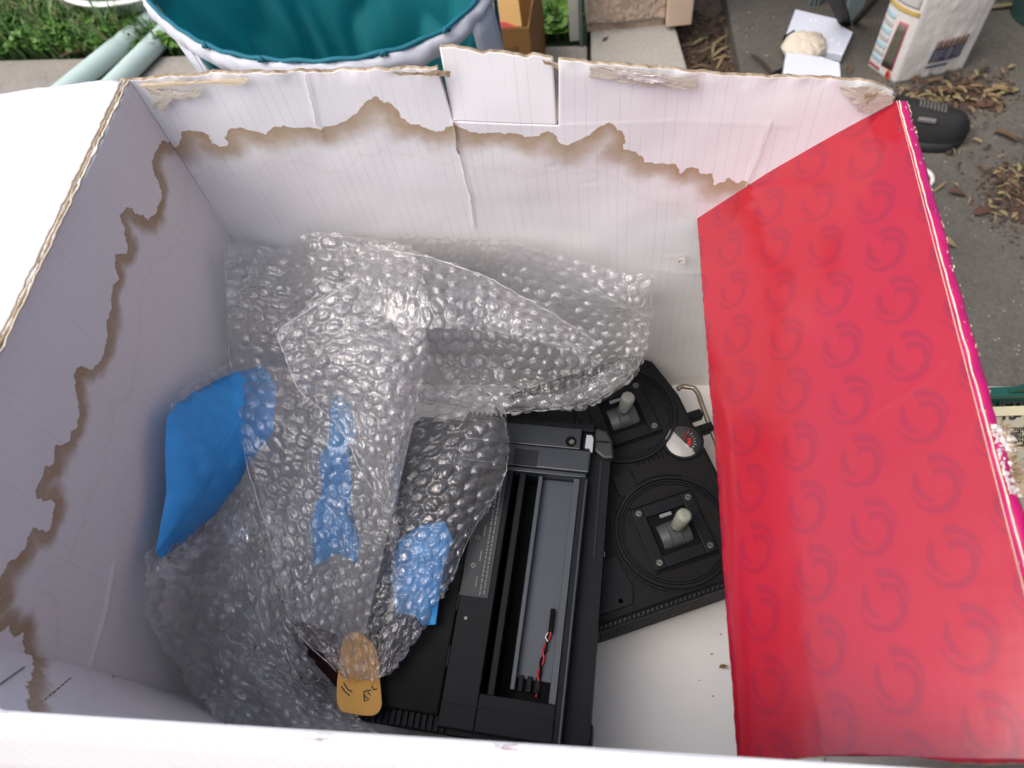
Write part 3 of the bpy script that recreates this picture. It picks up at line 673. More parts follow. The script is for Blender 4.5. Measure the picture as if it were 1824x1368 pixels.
# worn scabs along the fold and one torn place
r = np.random.default_rng(5); mb = MB()
for i in range(190):
    t = r.random() * .92; c = HB + (HF - HB) * t; a = math.radians(r.choice([70, 45, 20]) + r.normal(0, 14)); q = c + np.array([.0034 + .0045 * math.cos(a), 0, -.0040 + .0045 * math.sin(a)])
    if (t < .10) or (.22 < t < .34) or (r.random() < .14): mb.tube([q, q + hd * r.uniform(.0005, .0022)], r.uniform(.0001, .00024), 4)
ws = mb.build('worn_specks', CREAM, box); ws['kind'] = 'stuff'
def fold_at(py): 
    best = min(((abs((lambda s: (HB + (HF - HB) * s))(t / 400.0)[2] * 0 + proj_y(HB + (HF - HB) * (t / 400.0)) - py), t / 400.0) for t in range(401))); return best[1]
def proj_y(p): c = ROT.T @ (np.asarray(p) - [0, 0, CAMZ]); return CY + F * c[1] / c[2]
t0, t1 = fold_at(758), fold_at(880); V = []; n = 36; Fc = []
for i in range(n + 1):
    t = t0 + (t1 - t0) * i / n; c = HB + (HF - HB) * t
    ww = (.0085 if i / n < .38 else .0045) + .0016 * float(fbm(np.array([i * .5]), np.array([2.]), 3, 3)[0]) + (.004 * max(0, (i / n - .8) * 5))
    for q in range(5):
        s = q / 4; V.append(c + np.array([.0022 + ww * s * (1 + .1 * r.normal()), 0, .0012 - .0040 * s + .0010 * r.normal()]))
for i in range(n):
    for q in range(4): Fc.append((i * 5 + q, i * 5 + q + 1, i * 5 + q + 6, i * 5 + q + 5))
mesh('torn_paper', V, Fc, PEELW, box, solid=.0006)
fz = MB()
for i in range(150):
    t = t0 + (t1 - t0) * r.random(); c = HB + (HF - HB) * t + np.array([.0085, 0, -.002]); fz.tube([c + r.normal(0, .001, 3), c + r.normal(0, .0018, 3) + [.0012, 0, 0]], .00035, 4)
fz.build('frayed_fibres', KRAFT, box)

# -- red flap, folded down into the carton ------------------------------------------------------
fA, fB_, fC = np.array([.2574, .5658, -.4854]) * S, np.array([.0992, .5658, -.6327]) * S, np.array([.0930, .0397, -.633]) * S
fu = (fB_ - fA); fwid = np.linalg.norm(fu); fu /= fwid; fv = (fC - fB_); flen = np.linalg.norm(fv); fv /= flen
fn = np.cross(fu, fv); fn = fn / np.linalg.norm(fn); fn = fn if fn[2] > 0 else -fn
nu, nv = 250, 560
u_, v_ = np.meshgrid(np.linspace(0, fwid, nu), np.linspace(-.001, flen, nv), indexing='ij')
logo = np.zeros_like(u_)
def swirl(dx, dy):                      # emblem: three tapering arcs; dx to the right, dy upwards, unit radius
    r = np.hypot(dx, dy); a = np.degrees(np.arctan2(dy, dx)); out = np.zeros_like(r)
    def arc(a0, a1, k):                 # k: list of (fraction, inner, outer), swept clockwise from a0 by a1 degrees
        d = (a0 - a) % 360; f = d / a1; ok = f <= 1
        ki = np.interp(f, [q[0] for q in k], [q[1] for q in k]); ko = np.interp(f, [q[0] for q in k], [q[2] for q in k])
        return ok & (r > ki) & (r < ko)
    m1 = arc(97, 112, [(0, .66, 1.0), (.35, .76, 1.03), (.75, .88, 1.03), (1, .97, 1.02)])
    m2 = arc(92, 265, [(0, .06, .52), (.12, .32, .60), (.3, .54, .80), (.45, .66, .95), (.62, .75, 1.03), (.8, .86, 1.03), (1, .94, 1.0)])
    m3 = arc(262, 128, [(0, .58, .62), (.3, .52, .70), (.65, .52, .82), (.85, .58, .84), (1, .78, .84)])
    return m1 | m2 | m3
for uc, v0, k0 in [(.1787, .0130, 0), (.1297, .0418 - .0514, 0), (.0828, .0166, 0), (.0352, .0460 - .0514, 0), (-.010, .021, 0), (.2265, .0418 - .0514, 0)]:
    for kk in range(0, 13):
        vc = v0 + kk * .05155
        dx = -(u_ / S - uc) / .0178; dy = -(v_ / S - vc) / .0212; loc = (np.abs(dx) < 1.2) & (np.abs(dy) < 1.2)
        if loc.any(): logo[loc] = np.maximum(logo[loc], swirl(dx[loc], dy[loc]).astype(float))
for _ in range(2):
    L2 = logo.copy(); L2[1:-1, 1:-1] = (logo[1:-1, 1:-1] * 4 + logo[:-2, 1:-1] + logo[2:, 1:-1] + logo[1:-1, :-2] + logo[1:-1, 2:]) / 8; logo = L2
uu, vv = u_ / fwid, v_ / flen
bend = .0035 * np.sin(np.pi * uu) + .0009 * fbm(u_ * 9, v_ * 6, 3, 2) + .00006 * fbm(u_ * 60, v_ * 34, 5, 2)
edge = np.clip((uu - .86) / .14, 0, 1); bend -= .0042 * edge ** 2 * np.clip(vv * 2.2 - .3, 0, 1)
Qf = np.stack([u_.ravel(), v_.ravel()], -1)
bend += (.00009 * crease(Qf, [(.008, .172), (.022, .182), (.045, .190)], .0022)).reshape(u_.shape)
FP = fA + np.array([0, 0, CAMZ]) + fu * (u_ + np.clip((uu - .97) / .03, 0, 1) * (.0009 * fbm(v_ * 30, v_ * 0 + .3, 4, 4) + .0004 * fbm(v_ * 210, v_ * 0, 6, 2)))[..., None] + fv * (v_ + .0018 * np.sin(uu * 9) * (vv > .999) + .0006 * fbm(u_ * 160, v_ * 0, 2, 3) * (vv > .999))[..., None] + fn * bend[..., None]
nb_ = np.broadcast_to(-fn, FP.shape)
FP = FP[::-1]; 
sheet('red_flap', FP, nb_, .0030, [PRINT, CREAM, LINER], box, uv=np.stack([u_, v_], -1)[::-1], attrs={'logo': logo[::-1], 'stain': np.full_like(u_, -1.)}, smooth=True)

# -- left flap, folded outwards ------------------------------------------------------------------
nu, nv = 90, 120
u_, v_ = np.meshgrid(np.linspace(0, 1, nu), np.linspace(0, 1, nv), indexing='ij')
h0, h1 = U(*TB), U(*(TF0 + (TF0 - TB) * .05)); H0 = h0 + np.array([-.0058, 0, .0014]); H1 = h1 + np.array([-.0058, 0, .0014])
LF = (H0 * (1 - v_[..., None]) + H1 * v_[..., None]) + u_[..., None] * np.array([-.21, .012, -.018])
LF[:, :, 2] += -.010 * u_ ** 2 + .0012 * fbm(u_ * 2, v_ * 3, 5, 3) - .0035 * np.exp(-u_ / .018)
LF[:, :, 1] += (v_ < .001) * .0012 * fbm(u_ * 14, v_ * 0, 3, 3)
N = np.zeros_like(LF); N[:, :, 2] = -1
sheet('left_flap', LF[:, ::-1], N, .0040, [LINER, KRAFT], box, uv=np.stack([LF[:, :, 1], LF[:, :, 0]], -1)[:, ::-1], attrs={'stain': np.full_like(u_, -1.)}, smooth=True)
# split crease between wall and flap: two ragged kraft lips
for off, rr, sd_ in ((-.0006, .0007, 3), (-.0029, .0011, 6), (-.0052, .0007, 8)):
    pts = [h0 + (h1 - h0) * (i / 150) + np.array([off + .0012 * float(fbm(np.array([i * .55]), np.array([1.]), sd_, 3)[0]), 0, .0006 + (-.0008 if off == -.0029 else 0) + .0009 * float(fbm(np.array([i * .3]), np.array([4.]), sd_, 3)[0])]) for i in range(151)]
    MB().tube(pts, [rr * (1 + .35 * float(fbm(np.array([i * .27]), np.array([7.]), sd_, 2)[0])) for i in range(151)], 7).build('split_edge', PEEL if off != -.0029 else KRAFT, box, smooth=True)

# -- front flap, folded outwards and down -----------------------------------------------------------
nu, nv = 140, 70
u_, v_ = np.meshgrid(np.linspace(0, 1, nu), np.linspace(0, 1, nv), indexing='ij')
prof = np.array([(.000, 0.0000), (-.0012, .0012), (-.0026, .0013), (-.0040, .0002), (-.0062, -.0050), (-.0095, -.0140), (-.018, -.045), (-.030, -.110)])
sy = np.interp(v_, np.array([0, .1, .2, .3, .45, .6, .8, 1]), prof[:, 0]); sz = np.interp(v_, np.array([0, .1, .2, .3, .45, .6, .8, 1]), prof[:, 1])
r0, r1 = U(*TF0) - np.array([.006, 0, 0]), U(*TFR)
FFp = r0 * (1 - u_[..., None]) + r1 * u_[..., None]
FFp = FFp + np.stack([np.zeros_like(sy), sy, sz], -1)
FFp[:, :, 2] += .0012 * fbm(u_ * 6, v_ * 2, 4, 3) 
N = np.zeros_like(FFp); N[:, :, 2] = -1
sheet('front_flap', FFp, N, .0040, [LINER, LINER], box, uv=np.stack([FFp[:, :, 0], FFp[:, :, 1]], -1), attrs={'stain': np.full_like(u_, -1.)}, smooth=True)
r = np.random.default_rng(11); mb = MB()
for i in range(18):                      # purple grey scuffs on the rim
    x = r.uniform(0, 1); 
    if r.random() < .6: x = r.choice([.42, .53, .58, .66]) + r.normal(0, .02)
    p = r0 * (1 - x) + r1 * x + np.array([0, -.0020 + r.normal(0, .0008), .0015]); mb.tube([p, p + np.array([r.uniform(.001, .007), r.normal(0, .0004), 0])], r.uniform(.00015, .00035), 4)
sco = mb.build('scuff_marks', simple('grey_scuff', rgb(168, 156, 164), .8, .2, 200), box); sco['kind'] = 'stuff'
# ================================================================== transmitter lying face up
Z2 = CAMZ - .585
c2 = np.array([.0345, .2496, 0]); ex = np.array([.357, -.934, 0]); ey = np.array([.934, .357, 0])
def f2(s, t, z): return c2 + ex * s + ey * t + np.array([0, 0, z])
ZB = CAMZ - S + .003
T2 = empty('radio_transmitter', f2(0, -.02, ZB), 'black radio control transmitter lying face up with two sticks and a meter', 'transmitter')
outl = [(-.113, .030), (-.099, .047), (-.060, .055), (.066, .055), (.099, .046), (.1075, .030), (.1075, -.085), (.098, -.095), (-.105, -.095), (-.113, -.085)]
MB().prism(f2, outl, ZB, Z2 - .004).build('body_shell', BLACK2, T2, bevel=.003)
face = [(a * .975, (b + .02) * .96 - .02) for a, b in outl]
MB().prism(f2, face, Z2 - .004, Z2 - .001).build('face_plate', BLACK2, T2, bevel=.0012)
def gimbal(s, t, tip, first):
    root = bpy.data.objects.new('stick_unit', None); COL.objects.link(root); root.empty_display_size = .01; root.parent = T2
    root.location = tuple(f2(s, t, Z2) - wloc(T2))
    for k, (ra, rb, z) in enumerate(((.0465, .0440, .0016), (.0432, .0418, .0010), (.0410, .0398, .0006))):
        MB().ring(f2, s, t, rb, ra, Z2 - .0012, Z2 + z, n=72).build('groove_ring', BLACK, root, smooth=False)
    q = .0262; h = .0165
    fr = lambda a, b, z: f2(s + a, t + b, z)
    mb = MB()
    mb.box(fr, -q, q, h, q, Z2 - .0005, Z2 + .0022).box(fr, -q, q, -q, -h, Z2 - .0005, Z2 + .0022).box(fr, -q, -h, -h, h, Z2 - .0005, Z2 + .0022).box(fr, h, q, -h, h, Z2 - .0005, Z2 + .0022)
    mb.build('bezel', BLACK, root, bevel=.0008)
    MB().box(fr, -h, h, -h, h, Z2 - .0010, Z2 - .0004).build('well', DEEP, root)
    MB().box(fr, -q - .002, -q - .0008, -q, q, Z2 - .0005, Z2 + .0004).build('bezel_gap', DEEP, root); MB().box(fr, q + .0008, q + .002, -q, q, Z2 - .0005, Z2 + .0004).build('bezel_gap', DEEP, root)
    # drum: lies along the face, its top half standing in the well
    c = np.array(fr(.002, 0, Z2 - .0075)); V = []; Fc = []; m = 22
    prof = [(-.0125, .0118), (-.0050, .0125), (-.0046, .0118), (-.0040, .0126), (.0046, .0126), (.0050, .0118), (.0054, .0125), (.0120, .0118)]
    for a, r in prof:
        for k in range(m):
            th = math.pi * k / (m - 1); V.append(c + ey * a + ex * (r * math.cos(th)) + np.array([0, 0, r * math.sin(th)]))
    for i in range(len(prof) - 1):
        for k in range(m - 1): Fc.append((i * m + k, (i + 1) * m + k, (i + 1) * m + k + 1, i * m + k + 1))
    mesh('drum', V, Fc, DRUM, root, smooth=False)
    MB().box(fr, -.0155, -.0125, -.006, .004, Z2 - .0004, Z2 + .0016).build('trim_lever', simple('grey_lever', (.16, .18, .2, 1), .4) if 'grey_lever' not in bpy.data.materials else bpy.data.materials['grey_lever'], root, bevel=.0004)
    tk = MB()
    for i in range(7): tk.box(fr, .0115 + (.0005 if i % 3 else -.0008), .0135, -.007 + i * .0014, -.0066 + i * .0014, Z2 + .004, Z2 + .0042)
    tk.build('scale_marks', DEEP, root)
    b = np.array(fr(.001, 0, Z2 + .004)); d = np.array(tip); d = d / np.linalg.norm(d)
    MB().cyl(b - d * .004, b + d * .008, .0022, n=14).build('stick_shaft', SCREW, root)
    st = MB(); zs = [(.006, .0042), (.007, .0050), (.022, .0058), (.0245, .0054), (.0255, .0040), (.0257, .0012)]
    n = 20; x = np.cross(d, [0, 0, 1.]); x /= np.linalg.norm(x); y = np.cross(d, x); V = []
    for a, r in zs:
        for k in range(n):
            rr = r * (1 + (.05 if k % 2 else 0)); V.append(b + d * a + x * rr * math.cos(2 * math.pi * k / n) + y * rr * math.sin(2 * math.pi * k / n))
    Fc = [(i * n + k, i * n + (k + 1) % n, (i + 1) * n + (k + 1) % n, (i + 1) * n + k) for i in range(len(zs) - 1) for k in range(n)] + [tuple(range(n * (len(zs) - 1), n * len(zs)))]
    mesh('stick_tip', V, Fc, STICK, root, smooth=True)
    for a, bb in ((-1, -1), (-1, 1), (1, -1), (1, 1)):
        sc = MB(); p = lambda z: fr(a * .0212, bb * .0212, z)
        sc.cyl(p(Z2 + .002), p(Z2 + .0034), .0030, .0024, n=14)
        sc.build('screw', SCREW, root, smooth=False)
        MB().box(lambda s2, t2, z: fr(a * .0212 + s2 * .7 - t2 * .7, bb * .0212 + s2 * .7 + t2 * .7, z), -.0019, .0019, -.0003, .0003, Z2 + .0033, Z2 + .0036).build('screw_slot', DEEP, root)
    return root
gimbal(-.0557, 0, tuple(ex * -.05 + ey * .22 + np.array([0, 0, 1])), True)
gimbal(.0557, 0, tuple(ex * -.10 + ey * .32 + np.array([0, 0, 1])), False)
# meter
mt = bpy.data.objects.new('meter', None); COL.objects.link(mt); mt.empty_display_size = .01; mt.parent = T2; mt.location = tuple(f2(-.0137, .039, Z2) - wloc(T2))
ms, mtt = -.0137, .0385
MB().ring(f2, ms, mtt, .0148, .0172, Z2 - .002, Z2 + .0014, n=48).build('meter_rim', BLACK, mt)
MB().cyl(f2(ms, mtt, Z2 - .0012), f2(ms, mtt, Z2 + .0002), .0149, n=40).build('meter_face', simple('dark_dial', (.035, .036, .036, 1), .35), mt)
dv = np.array([-.85, .53]) ; pol = []
for k in range(25):
    a = math.radians(200 + 180 * k / 24); pol.append((ms + .0146 * math.cos(a), mtt + .0146 * math.sin(a)))
MB().prism(f2, pol, Z2 + .0002, Z2 + .0007).build('dial_cover', SILVER, mt)
MB().tube([f2(ms - .0005, mtt + .001, Z2 + .0014), f2(ms - .008, mtt + .0085, Z2 + .0014)], .00045, 5).build('needle', REDP, mt)
rz = MB().ring(f2, ms, mtt, .0040, .0068, Z2 + .0004, Z2 + .0008, n=10, a0=math.radians(25), a1=math.radians(100)); rz.build('red_zone', REDP, mt)
MB().ring(f2, ms, mtt, .0040, .0068, Z2 + .0004, Z2 + .0008, n=5, a0=math.radians(2), a1=math.radians(22)).build('white_zone', WHITEINK, mt)
tk = MB()
for k in range(9):
    a = math.radians(8 + k * 15); ca, sa = math.cos(a), math.sin(a)
    tk.tube([f2(ms + .0085 * ca, mtt + .0085 * sa, Z2 + .0006), f2(ms + (.0115 if k % 2 else .0105) * ca, mtt + (.0115 if k % 2 else .0105) * sa, Z2 + .0006)], .0003, 4)
tk.build('dial_marks', WHITEINK, mt)
FG = NT('meter_glass'); FG.n.remove(FG.b); _g = FG.node('ShaderNodeBsdfGlossy'); _g.inputs['Roughness'].default_value = .05; _t = FG.node('ShaderNodeBsdfTransparent'); _f = FG.node('ShaderNodeFresnel'); _x = FG.node('ShaderNodeMixShader')
FG.t.links.new(_f.outputs[0], _x.inputs[0]); FG.t.links.new(_t.outputs[0], _x.inputs[1]); FG.t.links.new(_g.outputs[0], _x.inputs[2]); FG.t.links.new(_x.outputs[0], FG.out.inputs[0])
V = [f2(ms, mtt, Z2 + .0032)]; Fc = []
for q, (r, z) in enumerate(((.006, .0030), (.011, .0024), (.0146, .0012))):
    for k in range(28): V.append(f2(ms + r * math.cos(6.2832 * k / 28), mtt + r * math.sin(6.2832 * k / 28), Z2 + z))
Fc = [(0, 1 + k, 1 + (k + 1) % 28) for k in range(28)] + [(1 + q * 28 + k, 1 + (q + 1) * 28 + k, 1 + (q + 1) * 28 + (k + 1) % 28, 1 + q * 28 + (k + 1) % 28) for q in (0, 1) for k in range(28)]
mesh('meter_glass', V, Fc, FG.m, mt, smooth=True)
for k in range(7): MB().box(f2, -.0125 + (k - 3) * .0002, -.0118 + (k - 3) * .0002, .004, .010, 0, 0) if False else MB().box(lambda a, b, z: f2(-.012 + a * .95 + b * .3, -.004 + k * .0042 + b, z), -.0075, .0055, 0, .0011, Z2 - .0012, Z2 - .0002 + .0004).build('vent_slot', DEEP, T2)
# switch plate, switch, panel joint, screws, logo marks
MB().prism(f2, [(-.004, -.030), (.012, -.030), (.016, -.026), (.016, -.017), (.011, -.013), (-.004, -.013)], Z2 - .0014, Z2 + .0010).build('switch_plate', BLACK, T2, bevel=.0006)
MB().box(f2, -.001, .004, -.041, -.035, Z2, Z2 + .007).build('toggle_switch', SCREW, T2, bevel=.001)
MB().ring(f2, .0557, 0, .0475, .0488, Z2 - .0012, Z2 + .0012, n=60, a0=math.radians(150), a1=math.radians(330)).build('panel_lip', BLACK, T2)
for a, b in ((-.094, .0405), (-.104, .021), (.094, -.060), (.070, -.0830)):
    MB().cyl(f2(a, b, Z2 - .001), f2(a, b, Z2 + .0004), .0022, .0018, n=12).build('screw', SCREW if a < -.1 else BLACK, T2)
MB().prism(f2, [(.060, -.088), (.094, -.088), (.099, -.080), (.099, -.052), (.088, -.047), (.060, -.050)], Z2 - .0012, Z2 + .0004).build('corner_panel', BLACK, T2, bevel=.0005)
cb = bpy.data.curves.new('emblem', 'FONT')
def text(name, s, size, org, xd, yd, mat, parent, ext=.0001, shear=0, bold=0):
    c = bpy.data.curves.new(name, 'FONT'); c.body = s; c.size = size; c.extrude = ext; c.shear = shear; c.offset = bold; c.align_x = 'LEFT'
    tmp = bpy.data.objects.new(name, c); COL.objects.link(tmp)
    me = bpy.data.meshes.new_from_object(tmp); bpy.data.objects.remove(tmp); bpy.data.curves.remove(c); me.name = name
    me.materials.clear(); me.materials.append(mat); o = bpy.data.objects.new(name, me); COL.objects.link(o)
    xd = Vector(xd).normalized(); yd = Vector(yd); yd = (yd - xd * yd.dot(xd)).normalized(); z = xd.cross(yd)
    base = wloc(parent); o.parent = parent
    o.matrix_local = Matrix(((xd.x, yd.x, z.x, org[0] - base[0]), (xd.y, yd.y, z.y, org[1] - base[1]), (xd.z, yd.z, z.z, org[2] - base[2]), (0, 0, 0, 1))); return o
bpy.data.curves.remove(cb)
t0_ = P(1058, 1040, -.5845); text('lettering', 's', .016, t0_ + [0, 0, .0005], P(1066, 1036, -.585) - P(1050, 1040, -.585), ey * .5 - ex, WHITEINK, T2)
q = [P(*p, -.5842) for p in ((1060, 970), (1076, 983), (1077, 990), (1060, 992))]
MB().tube(q, .0006, 5).build('emblem', WHITEINK, T2)
MB().tube([P(*p, -.5842) for p in ((1064, 977), (1069, 983), (1065, 987))], .0005, 5).build('emblem', WHITEINK, T2)
# ribbed side strip
MB().box(f2, .1005, .1095, -.088, .046, Z2 - .012, Z2 - .0060).build('grip_strip', BLACK, T2, bevel=.001)
for k in range(34):
    b = -.084 + k * .0038; MB().box(lambda s, t, z: f2(s + .0002, b + t + (s - .1045) * -.6, z), .1012, .1075, 0, .0016, Z2 - .006, Z2 - .0046).build('grip_rib', LABELG, T2)
for k in range(60):
    b = -.086 + k * .0022; MB().box(f2, .1075, .1092, b, b + .0011, Z2 - .045, Z2 - .013).build('side_rib', BLACK, T2)
# wire handle at the top edge
zh = CAMZ - .606
hp = [P(1207, 693, -.606), P(1216, 688, -.606), P(1236, 691, -.606), P(1243, 700, -.606), P(1251, 722, -.606), P(1262, 752, -.606), P(1285, 812, -.606), P(1300, 850, -.606)]
sm = []
for a, b in zip(hp[:-1], hp[1:]):
    for k in range(4): sm.append(a + (b - a) * k / 4)
MB().tube(sm + [hp[-1]], .0023, 10).build('wire_handle', STEEL, T2, smooth=True)
for a in (P(1238, 742, -.606), P(1258, 765, -.606)):
    MB().box(lambda s, t, z: a + ex * s + ey * t + np.array([0, 0, z]), -.004, .004, -.02, .006, -.004, .006).build('handle_lug', BLACK, T2, bevel=.0015)

# ================================================================== transmitter lying on its face, battery bay open
Z1 = CAMZ - .5525
o1 = np.array([-.0082, .2774, 0]); e1 = np.array([.996, -.09, 0]); e2 = np.array([-.082, -.9966, 0])
def f1(a, b, z): return o1 + e1 * a + e2 * b + np.array([0, 0, z])
T1 = empty('radio_transmitter', f1(-.07, .13, ZB), 'black radio control transmitter lying face down with an open empty battery bay', 'transmitter')
wr = lambda x, y, z: np.array([x, y, z])
# lower body, clear of the other transmitter
MB().prism(wr, [(-.155, .284), (-.118, .286), (-.055, .135), (-.034, .082), (-.040, .045), (-.175, .052)], ZB, Z1 - .036).build('case_front', BLACK2, T1, bevel=.003)
cs = MB(); zc0, zc1 = Z1 - .036, Z1 - .011
cs.prism(f1, [(-.150, .004), (-.0612, .004), (-.0612, .246), (-.150, .246), (-.156, .236), (-.156, .012)], zc0, zc1).prism(f1, [(-.0612, .004), (-.0070, .004), (-.0070, .0488), (-.0612, .0488)], zc0, zc1)
cs.prism(f1, [(-.0612, .2182), (-.0070, .2182), (-.0070, .246), (-.0612, .246)], zc0, zc1).prism(f1, [(-.0070, .004), (.010, .004), (.0145, .010), (.0175, .236), (.010, .246), (-.0070, .246)], zc0, zc1)
cs.build('case_back', BLACK, T1)
# raised back plate: pieces round the bay
BL, BR, BT, BB_ = -.0610, -.0075, .0490, .2180
zt, zb = Z1, Z1 - .0112
pl = MB()
pl.box(f1, -.0870, BL, BT, .2430, zb, zt - .0006).box(f1, BR + .0005, -.0005, BT, .2430, zb, zt)
pl.box(f1, BL, BR + .0005, BB_, .2430, zb, zt - .0003)
pl.build('back_plate', BLACK, T1, bevel=.0008)
MB().box(f1, -.150, -.0885, .010, .236, Z1 - .0112, Z1 - .0045).build('back_panel', BLACK2, T1, bevel=.0015)
MB().box(f1, -.0885, -.0870, .049, .236, Z1 - .0114, Z1 - .0080).build('panel_gap', DEEP, T1)
MB().box(f1, -.0870, -.0006, .2262, .2272, zt - .0005, zt + .0004).build('plate_ridge', BLACK, T1)
# upper strips
MB().box(f1, -.110, .000, -.0010, .0060, zb - .004, zt - .0060).build('top_strip', BLACK, T1, bevel=.001)
for k in range(26): MB().box(f1, -.108 + k * .0042, -.1062 + k * .0042, -.0024, .0003, zb - .003, zt - .0052).build('grip_tooth', BLACK, T1)
MB().box(f1, -.110, -.0100, .0066, .0250, zb, zt - .0012).build('upper_strip', BLUEGREY, T1, bevel=.0008)
MB().box(f1, -.110, -.0010, .0262, .0452, zb, zt + .0006).build('bay_cover_strip', BLUEGREY, T1, bevel=.0012)
MB().box(f1, -.110, -.0030, .0455, .0490, zb, zt - .0016).build('bay_lip', BLUEGREY, T1, bevel=.0006)
pt = MB()
for i in range(16):
    for j in range(11): pt.box(f1, -.0620 + i * .00118, -.0620 + i * .00118 + .0007, .0312 + j * .00118, .0312 + j * .00118 + .0007, zt + .0004, zt + .0010)
o = pt.build('textured_pad', LABELG, T1); o['kind'] = 'stuff'
MB().box(f1, -.0626, -.0430, .0306, .0446, zt + .0004, zt + .00075).build('pad_base', BLACK, T1)
# screw sunk in a round hole
MB().ring(f1, -.0180, .0190, .0036, .0046, zt - .0016, zt - .0006, n=24).build('screw_well', DEEP, T1)
MB().cyl(f1(-.0180, .0190, zt - .0014), f1(-.0180, .0190, zt - .0008), .0037, n=24).build('well_floor', DEEP, T1)
MB().cyl(f1(-.0172, .0195, zt - .0010), f1(-.0172, .0195, zt + .0001), .0024, .0020, n=14).build('screw', SCREW, T1)
# right-hand end: pale tab and translucent corner
MB().box(f1, -.0080, -.0020, .0085, .0290, zb, zt - .0040).build('end_gap', DEEP, T1)
MB().prism(f1, [(-.0060, .0115), (-.0015, .0115), (.0002, .0145), (.0002, .0265), (-.0020, .0265), (-.0022, .0235), (-.0062, .0235)], zt - .004, zt - .0008).build('pale_tab', simple('pale_grey_plastic', (.34, .37, .39, 1), .4, .05), T1, bevel=.0005)
MB().prism(f1, [(.0006, .002), (.010, .004), (.0150, .012), (.0178, .028), (.0095, .029), (.0006, .0225)], zb - .004, zt - .0055).build('corner_block', LABELG, T1, bevel=.002)
MB().box(f1, .002, .013, .014, .0155, zt - .0056, zt - .0048).build('corner_rib', BLACK, T1)
# bay
MB().box(f1, BL, -.0375, BT, BB_, zb - .018, zb - .0172).build('bay_floor', DEEP, T1)
MB().box(f1, -.0375, BR + .0005, BT, BB_, zb - .0035, zb - .0028).build('bay_tray', CHARGREY, T1)
MB().box(f1, -.0410, -.0375, BT + .0005, BB_ - .006, zb - .0172, zt - .0058).build('bay_ridge', CHARGREY, T1, bevel=.0006)
MB().box(f1, -.0562, -.0512, BT, BB_, zb - .0172, zt - .0045).build('bay_rib', BLACK, T1, bevel=.0006)
MB().box(f1, BR - .0052, BR, BT + .0005, BB_, zb - .0028, zt - .0035).build('bay_wall', CHARGREY, T1, bevel=.0005)
MB().box(f1, -.0375, BR - .0052, BB_ - .0150, BB_, zb - .0028, zb - .0010).build('bay_end', DEEP, T1)
for a in (-.036, -.030, -.024): MB().box(f1, a, a + .0035, BB_ - .017, BB_ - .006, zb - .001, zb + .002).build('contact_clip', BLACK, T1, bevel=.0005)
MB().box(f1, -.0030, -.0018, .052, .242, zt - .0002, zt + .0006).build('edge_bead', BLUEGREY, T1)
MB().tube([f1(.0075, .030 + .0, Z1 - .0108), f1(.0088, .110, Z1 - .0106)], .0010, 6).build('seam_bead', BLUEGREY, T1)
MB().box(f1, .004, .0190, .2250, .2500, ZB + .03, Z1 - .012).build('corner_foot', BLACK, T1, bevel=.002)
MB().box(f1, .0055, .0185, .231, .2335, Z1 - .0125, Z1 - .0112).build('foot_groove', DEEP, T1)
# label plate with raised, unreadable lines
MB().prism(f1, [(-.0868, .056), (-.0655, .054), (-.0655, .153), (-.0872, .153)], zt - .0008, zt + .0004).build('label_plate', LABELG, T1)
ml = MB(); rr_ = np.random.default_rng(4)
for cidx, a in enumerate((-.0685, -.0715)):
    b = .062
    while b < .149:
        L = rr_.uniform(.0010, .0035); ml.box(f1, a - .0010, a, b, b + L, zt + .0004, zt + .00055); b += L + rr_.uniform(.0005, .0015)
for b in (.080, .098, .118, .138):
    ml.box(f1, -.0765, -.0757, b, b + .008, zt + .0004, zt + .00055)
ml.build('engraved_lines', INKG, T1)
for b in (.088, .108, .130):
    MB().ring(lambda a, bb, z: f1(a, bb, z), -.0805, b, .0012, .0022, zt + .0003, zt + .0010, n=4).build('clip_hole', SCREW, T1)
MB().cyl(f1(-.0795, .169, zt - .0008), f1(-.0795, .169, zt + .0001), .0018, .0012, n=12).build('rivet', SCREW, T1)
for b in (.120, .150, .190): MB().box(f1, -.0884, -.0866, b, b + .014, Z1 - .006, Z1 - .0003).build('hinge_lug', BLACK, T1, bevel=.0004)
for k in range(15):
    MB().box(f1, -.150 + k * .0046, -.1473 + k * .0046, .2200, .2462, Z1 - .012, Z1 - .0085).build('grip_rib', BLACK, T1, bevel=.0004)
# battery lead
wz = zb - .0012
cn = [f1(-.0170, .1545, wz + .004), f1(-.0180, .1700, wz + .003)]
MB().box(lambda a, b, z: f1(a, b, z), -.0192, -.0158, .152, .1690, wz, wz + .0035).build('plug', DEEP, T1, bevel=.0004)
def lead(ph, col, nm, mat):
    pts = []
    for k in range(50):
        t = k / 49; b = .168 + t * .046; a = -.0176 - .0035 * math.sin(t * 3.0) - .006 * max(0, t - .45); pts.append(f1(a + .0011 * math.sin(t * 17 + ph), b, wz + .0016 + .0011 * math.cos(t * 17 + ph)))
    return MB().tube(pts, .00075, 6).build(nm, mat, T1, smooth=True)
lead(0, 0, 'lead', REDP); lead(math.pi, 0, 'lead', DEEP)
MB().tube([f1(-.0192, .170, wz + .004), f1(-.0205, .1735, wz + .005), f1(-.0185, .176, wz + .004)], .0006, 5).build('lead', WHITEINK, T1)

def keep_in(px, py, z):                # never behind the left or back wall of the carton
    r_ = ray(px, py); t_ = (TB * S @ nlp) / (r_ @ nlp)
    if t_ > 0: z = max(z, r_[2] * t_ * .968)
    t_ = YB / r_[1] if r_[1] > 0 else 9
    return max(z, r_[2] * t_ * .985)
def PK(px, py, z): return P(px, py, keep_in(px, py, z))
